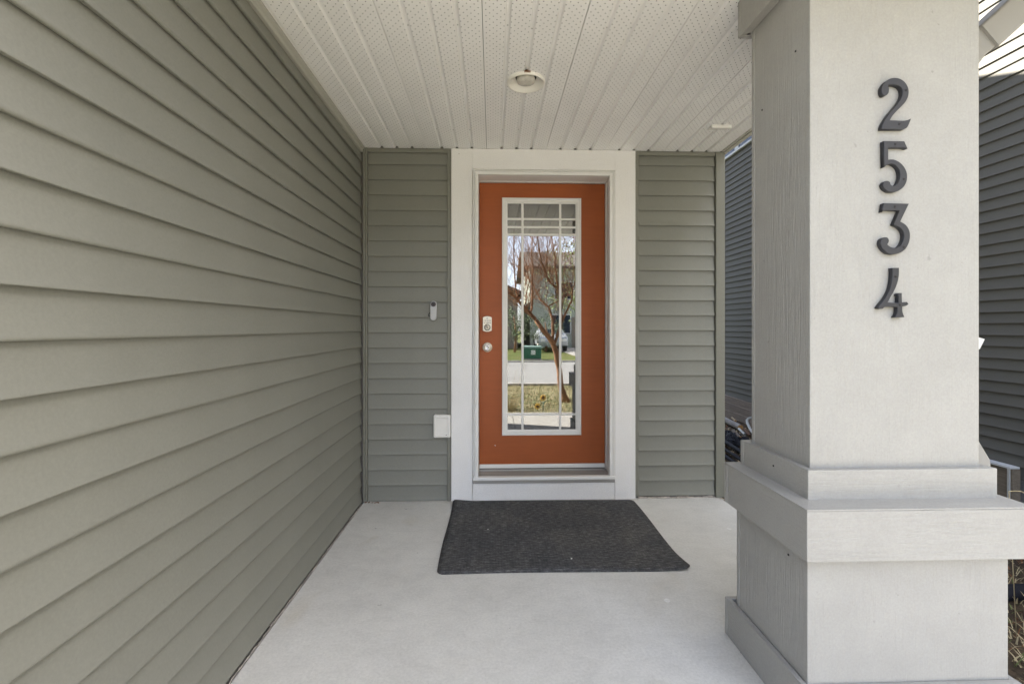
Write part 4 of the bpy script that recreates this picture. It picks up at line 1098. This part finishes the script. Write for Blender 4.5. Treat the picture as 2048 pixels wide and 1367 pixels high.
limbs = [([(410, 910), (330, 820), (240, 730), (160, 640), (60, 590), (-80, 520), (-220, 470)], .052, .018, .5, 1),
         ([(345, 830), (362, 770), (370, 600), (370, 480), (385, 330), (375, 150), (380, -20), (390, -250)], .034, .012, -.5, 2),
         ([(600, 1160), (605, 1000), (600, 900), (560, 760), (470, 670), (420, 560), (392, 470), (330, 380), (270, 270), (120, 180)], .040, .010, -.9, 3),
         ([(620, 1180), (690, 1000), (690, 700), (655, 560), (560, 500), (490, 380), (440, 280), (400, 120), (370, -60)], .040, .011, .8, 4),
         ([(655, 570), (650, 450), (632, 300), (640, 200), (620, 50), (600, -160)], .030, .010, -.3, 5),
         ([(640, 1100), (710, 920), (760, 800), (800, 700), (810, 560), (850, 430), (860, 200), (900, -40)], .032, .010, .6, 6),
         ([(200, 660), (180, 540), (165, 350), (152, 200), (150, 0), (160, -200)], .024, .009, .4, 7),
         ([(560, 750), (660, 690), (760, 640), (860, 590), (1000, 500)], .018, .008, -.6, 8),
         ([(470, 990), (380, 880), (330, 860), (250, 800), (90, 700), (-60, 690)], .018, .006, .9, 9),
         ([(300, 800), (290, 640), (330, 480), (300, 300), (230, 120), (200, -60)], .016, .006, .3, 10),
         ([(545, 480), (520, 330), (540, 160), (500, 0), (490, -150)], .014, .006, .7, 11),
         ([(700, 800), (740, 600), (730, 420), (770, 240), (760, 60), (790, -120)], .015, .006, -.7, 12)]
tips = []
for (path, r0, r1, dr, sd_) in limbs: tips.append((limb(path, r0 * .72, r1 * .62, dr, 'branch', sd_), r1))
# twigs: one joined part per tree, too many to count
mb = MB(); rng = random.Random(23)
def twig(p, d, l, r, depth):
    pts = [p]; q = p.copy(); dd = d.normalized()
    for i in range(4):
        dd = (dd + Vector((rng.uniform(-.22, .22), rng.uniform(-.22, .22), rng.uniform(-.12, .25)))).normalized()
        q = q + dd * l / 4; pts.append(q.copy())
    mb.tube(pts, [r, r*.85, r*.7, r*.5, r*.3], 5, cap=False)
    if depth:
        for k in range(3):
            s = rng.choice(pts[1:4]); nd = (dd + Vector((rng.uniform(-.9, .9), rng.uniform(-.9, .9), rng.uniform(-.3, .8)))).normalized()
            twig(s, nd, l * rng.uniform(.4, .75), r * .6, depth - 1)
for pts, r1 in tips:
    n = len(pts)
    for i in range(4, n):
        for rep in range(2):
            d = (pts[i] - pts[i-1]).normalized()
            nd = (d * 0.6 + Vector((rng.uniform(-1, 1), rng.uniform(-1, 1), rng.uniform(-.2, .9)))).normalized()
            twig(pts[i], nd, rng.uniform(.35, 1.0), r1 * rng.uniform(.25, .5), 2)
tag(mb.build('twigs', 'tree_bark', tr), kind='stuff')

# green utility box across the street
ub = thing('utility_box', (1.78, -14.0, G), 'green steel utility box on the grass across the street', 'utility box')
MB().box(1.38, 2.18, -14.6, -13.9, G + 0.05, G + 0.50).build('cabinet', 'green_box', ub, bevel=0.02)
MB().box(1.34, 2.22, -14.64, -13.86, G + 0.505, G + 0.60).build('lid', 'green_lid', ub, bevel=0.02)
MB().box(1.36, 2.20, -14.62, -13.88, G - 0.02, G + 0.045).build('pad', 'walk', ub, bevel=0.01)
MB().box(1.72, 1.92, -13.897, -13.892, G + 0.23, G + 0.43).build('notice_plate', 'plastic', ub)
# two sunflower garden stakes
def sunflower(u, v, r, label):
    c = mirror_at(u, v, -1.21)
    t = thing('garden_flower', (c.x, c.y - 0.02, G), label, 'garden ornament', 'garden flower stakes')
    for k in range(13):
        a = 2 * math.pi * k / 13; m_ = MB(); d = Vector((math.cos(a), 0, math.sin(a))); s = Vector((-math.sin(a), 0, math.cos(a)))
        p0 = c + d * r * .38; p1 = c + d * r * .7 + Vector((0, .012, 0)); p2 = c + d * r
        m_.quad(p0 - s*r*.08, p1 - s*r*.17, p2, p1 + s*r*.17, p0 + s*r*.08)
        o_ = m_.build('petal', 'petal', t); so = o_.modifiers.new('thick', 'SOLIDIFY'); so.thickness = 0.002
    MB().lathe([(0.0, -0.016), (r*.2, -0.014), (r*.42, -0.002), (r*.42, 0.006)], (c.x, c.y, c.z), 'y', 16).build('flower_eye', 'flower_eye', t)
    MB().tube([(c.x, c.y - 0.02, c.z), (c.x + .01, c.y - 0.025, (c.z + G) / 2), (c.x, c.y - 0.02, G - .02)], 0.005, 6).build('stem', 'stake', t)
    m_ = MB(); zc = (c.z + G) / 2 + .02
    m_.quad((c.x, c.y - .02, zc - .01), (c.x + .035, c.y - .03, zc + .01), (c.x + .065, c.y - .02, zc + .05), (c.x + .025, c.y - .02, zc + .03))
    o_ = m_.build('leaf', 'stake', t); so = o_.modifiers.new('thick', 'SOLIDIFY'); so.thickness = 0.002
sunflower(1086, 795, 0.062, 'taller yellow sunflower garden stake on the front lawn')
sunflower(1075, 812, 0.060, 'shorter yellow sunflower garden stake on the front lawn')
# ornamental grass clump
mb = MB(); rng = random.Random(8); cx_, cy_ = 0.30, -1.35
for i in range(130):
    a = rng.uniform(0, 6.28); rr_ = rng.uniform(0, .14); h = rng.uniform(.15, .42) if i > 14 else rng.uniform(.6, .95)
    l = h * rng.uniform(.15, .7 if i > 14 else .3)
    p0 = Vector((cx_ + rr_*math.cos(a), cy_ + rr_*math.sin(a), G)); d = Vector((math.cos(a), math.sin(a), 0))
    mb.tube([p0, p0 + d*l*.3 + Vector((0,0,h*.55)), p0 + d*l + Vector((0,0,h))], [.0022, .0018, .0008], 4, cap=False)
tag(mb.build('ornamental_grass', 'straw', None, origin=(cx_, cy_, G)), 'tuft of tall straw coloured ornamental grass beside the front walk', 'plant')

# leafy trees across the street
def leaf_tree(name, x, y, h, r, trunk_r, mat, label, cat, n, seed, leafs=0.16):
    rg = random.Random(seed); t = thing(name, (x, y, G), label, cat)
    MB().tube([(x, y, G - .1), (x + .1, y, G + h*.35), (x - .05, y + .1, G + h*.8)], [trunk_r, trunk_r*.7, trunk_r*.25], 8).build('trunk', 'tree_bark', t)
    cl_ = []
    for _ in range(26):
        u = rg.uniform(-1, 1); a = rg.uniform(0, 6.28); k = rg.uniform(.4, 1) ** .5; q = math.sqrt(1 - u*u)
        cl_.append((x + r*k*q*math.cos(a), y + r*k*q*math.sin(a), G + h*.62 + h*.36*k*u, rg.uniform(.25, .5)*r))
    mb = MB()
    for _ in range(n):
        c = rg.choice(cl_); d = Vector((rg.gauss(0, 1), rg.gauss(0, 1), rg.gauss(0, 1))) * c[3] * .45
        p = Vector(c[:3]) + d; s = leafs * rg.uniform(.5, 1.2)
        e1 = Vector((rg.uniform(-1, 1), rg.uniform(-1, 1), rg.uniform(-1, 1))).normalized(); e2 = e1.orthogonal().normalized()
        mb.quad(p - e1*s, p + e2*s*.5, p + e1*s, p - e2*s*.5)
    for c in cl_[:14]:
        mb.tube([(x, y, G + h*.35), ((x + c[0])/2, (y + c[1])/2, (G + h*.4 + c[2])/2), c[:3]], [trunk_r*.4, trunk_r*.25, trunk_r*.08], 5, cap=False)
    o_ = mb.build('crown', mat, t, recalc=False)
    return t
leaf_tree('leafy_tree', 4.6, -17.5, 6.2, 2.0, 0.12, 'leaf_green', 'young pale green leafing tree across the street', 'tree', 2600, 3, 0.07)
leaf_tree('leafy_tree', 7.2, -20.0, 5.6, 2.2, 0.12, 'leaf_green', 'bushier green tree right of the leafing tree across the street', 'tree', 3000, 4, 0.07)
leaf_tree('evergreen_shrub', 1.3, -20.5, 2.6, 1.0, 0.08, 'leaf_dark', 'dark rounded shrub before the tan house across the street', 'shrub', 1100, 5, 0.06)
leaf_tree('evergreen_shrub', 3.2, -21.0, 2.2, 1.0, 0.08, 'leaf_dark', 'dark shrub between the two houses across the street', 'shrub', 1100, 6, 0.06)
leaf_tree('evergreen_tree', -6.5, -19.5, 6.5, 1.8, 0.12, 'leaf_dark', 'tall dark evergreen before the tan house across the street', 'tree', 3000, 7, 0.08)

def far_house(x0, x1, y0, y1, h, ridge, wall, label, gable_front=True, garage=True):
    t = thing('far_house', ((x0+x1)/2, y1, G), label, 'house', 'houses across the street')
    mb = MB(); mb.box(x0, x1, y0, y1, G - .1, h)
    if gable_front:
        mb.v += [(x0, y1, h), (x1, y1, h), ((x0+x1)/2, y1, ridge), (x0, y0, h), (x1, y0, h), ((x0+x1)/2, y0, ridge)]
        k = len(mb.v) - 6; mb.f += [(k, k+1, k+2), (k+5, k+4, k+3)]; mb.sm += [False, False]
    mb.build('wall', wall, t, recalc=False)
    mb = MB(); xm = (x0+x1)/2; ov = .45
    if gable_front:
        sl = (ridge - h) / (xm - x0); ze = h - sl * ov
        mb.sweep([(x0 - ov, ze), (xm, ridge + .02), (x1 + ov, ze), (x1 + ov, ze + .2), (xm, ridge + .25), (x0 - ov, ze + .2)], [lambda a, c, y=y: (a, y, c) for y in (y0 - ov, y1 + ov)], closed=True)
    else:
        ym = (y0+y1)/2; sl = (ridge - h) / (y1 - ym); ze = h - sl*ov
        mb.sweep([(y0 - ov, ze), (ym, ridge), (y1 + ov, ze), (y1 + ov, ze + .2), (ym, ridge + .22), (y0 - ov, ze + .2)], [lambda a, c, x=x: (x, a, c) for x in (x0 - ov, x1 + ov)], closed=True)
    mb.build('roof', 'roof', t)
    W_ = x1 - x0
    spots = [(x0 + W_*.18, 3.3, 1.3, 1.2), (x0 + W_*.55, 3.3, 1.5, 1.2), (x0 + W_*.80, 3.3, 1.0, 1.2), (x0 + W_*.15, .8, 1.4, 1.3)]
    for (wx, wz, ww, wh) in spots:
        f = MB(); f.box(wx - .08, wx + ww + .08, y1 - .02, y1 + .05, wz - .08, wz + wh + .08); fo = f.build('window', 'house_trim', t)
        MB().box(wx, wx + ww/2 - .02, y1 + .051, y1 + .056, wz, wz + wh).build('pane', 'house_win', fo, origin=WORLD[t.name])
        MB().box(wx + ww/2 + .02, wx + ww, y1 + .051, y1 + .056, wz, wz + wh).build('pane', 'house_win', fo, origin=WORLD[t.name])
    if garage:
        gx = x0 + W_*.42; g = MB(); g.box(gx, gx + 4.4, y1 - .02, y1 + .06, G, 2.1); go = g.build('garage_door', 'house_trim', t)
        for k in range(4):
            MB().box(gx + .06, gx + 4.34, y1 + .061, y1 + .075, G + .05 + k*.57, G + .58 + k*.57).build('door_panel', 'house_trim', go, origin=WORLD[t.name])
    MB().box(x0 + W_*.30, x0 + W_*.30 + .95, y1 - .02, y1 + .06, G, 1.95).build('entry_door', 'house_tan', t)
far_house(2.75, 13.0, -38, -27.0, 5.6, 7.4, 'house_green', 'large grey green house with gable across the street', False)
far_house(-9.5, 1.75, -37, -25.5, 3.6, 6.0, 'house_tan', 'tan house with low brown roof across the street', True)
far_house(15.0, 25.0, -38, -27.0, 5.2, 7.6, 'house_grey', 'blue grey house right of the green one across the street', True)
far_house(-22.0, -11.5, -38, -27.0, 5.0, 7.4, 'house_grey', 'blue grey house left of the tan one across the street', False)
# parked car by the far driveway
pcx, pcy = 3.6, -22.5
car = thing('parked_car', (pcx, pcy, G), 'silver car parked on the drive across the street', 'car')
def car_prof():
    return [(-2.1, .35), (-2.15, .7), (-1.9, .88), (-1.2, .95), (-.55, 1.38), (.75, 1.40), (1.45, .98), (2.05, .90), (2.15, .6), (2.1, .35)]
mb = MB(); mb.sweep(car_prof(), [lambda a, c, s=s: (pcx + s * (.85 if c < 1.0 else .68), pcy + a, G + c) for s in (-1, 1)], closed=True)
mb.build('body', 'car_paint', car, bevel=0.06)
for sx in (-1, 1):
    m_ = MB(); m_.quad((pcx + sx*.80, pcy - .95, G + 1.0), (pcx + sx*.71, pcy - .5, G + 1.33), (pcx + sx*.71, pcy + .65, G + 1.34), (pcx + sx*.80, pcy + 1.15, G + 1.0))
    m_.build('side_window', 'house_win', car)
    for yy in (-1.3, 1.35):
        wl = MB().tube([(pcx + sx*.68, pcy + yy, G + .32), (pcx + sx*.88, pcy + yy, G + .32)], .32, 18).build('wheel', 'rubber', car)
        MB().tube([(pcx + sx*.87, pcy + yy, G + .32), (pcx + sx*.89, pcy + yy, G + .32)], .2, 14).build('rim', 'nickel', wl, origin=WORLD[car.name])
m_ = MB(); m_.quad((pcx - .62, pcy + 1.36, G + 1.04), (pcx + .62, pcy + 1.36, G + 1.04), (pcx + .56, pcy + .80, G + 1.37), (pcx - .56, pcy + .80, G + 1.37)); m_.build('windscreen', 'house_win', car)
for sx in (-1, 1): MB().box(pcx + sx*.62 - .15, pcx + sx*.62 + .15, pcy + 2.10, pcy + 2.17, G + .62, G + .78).build('headlight', 'plastic', car, bevel=0.02)
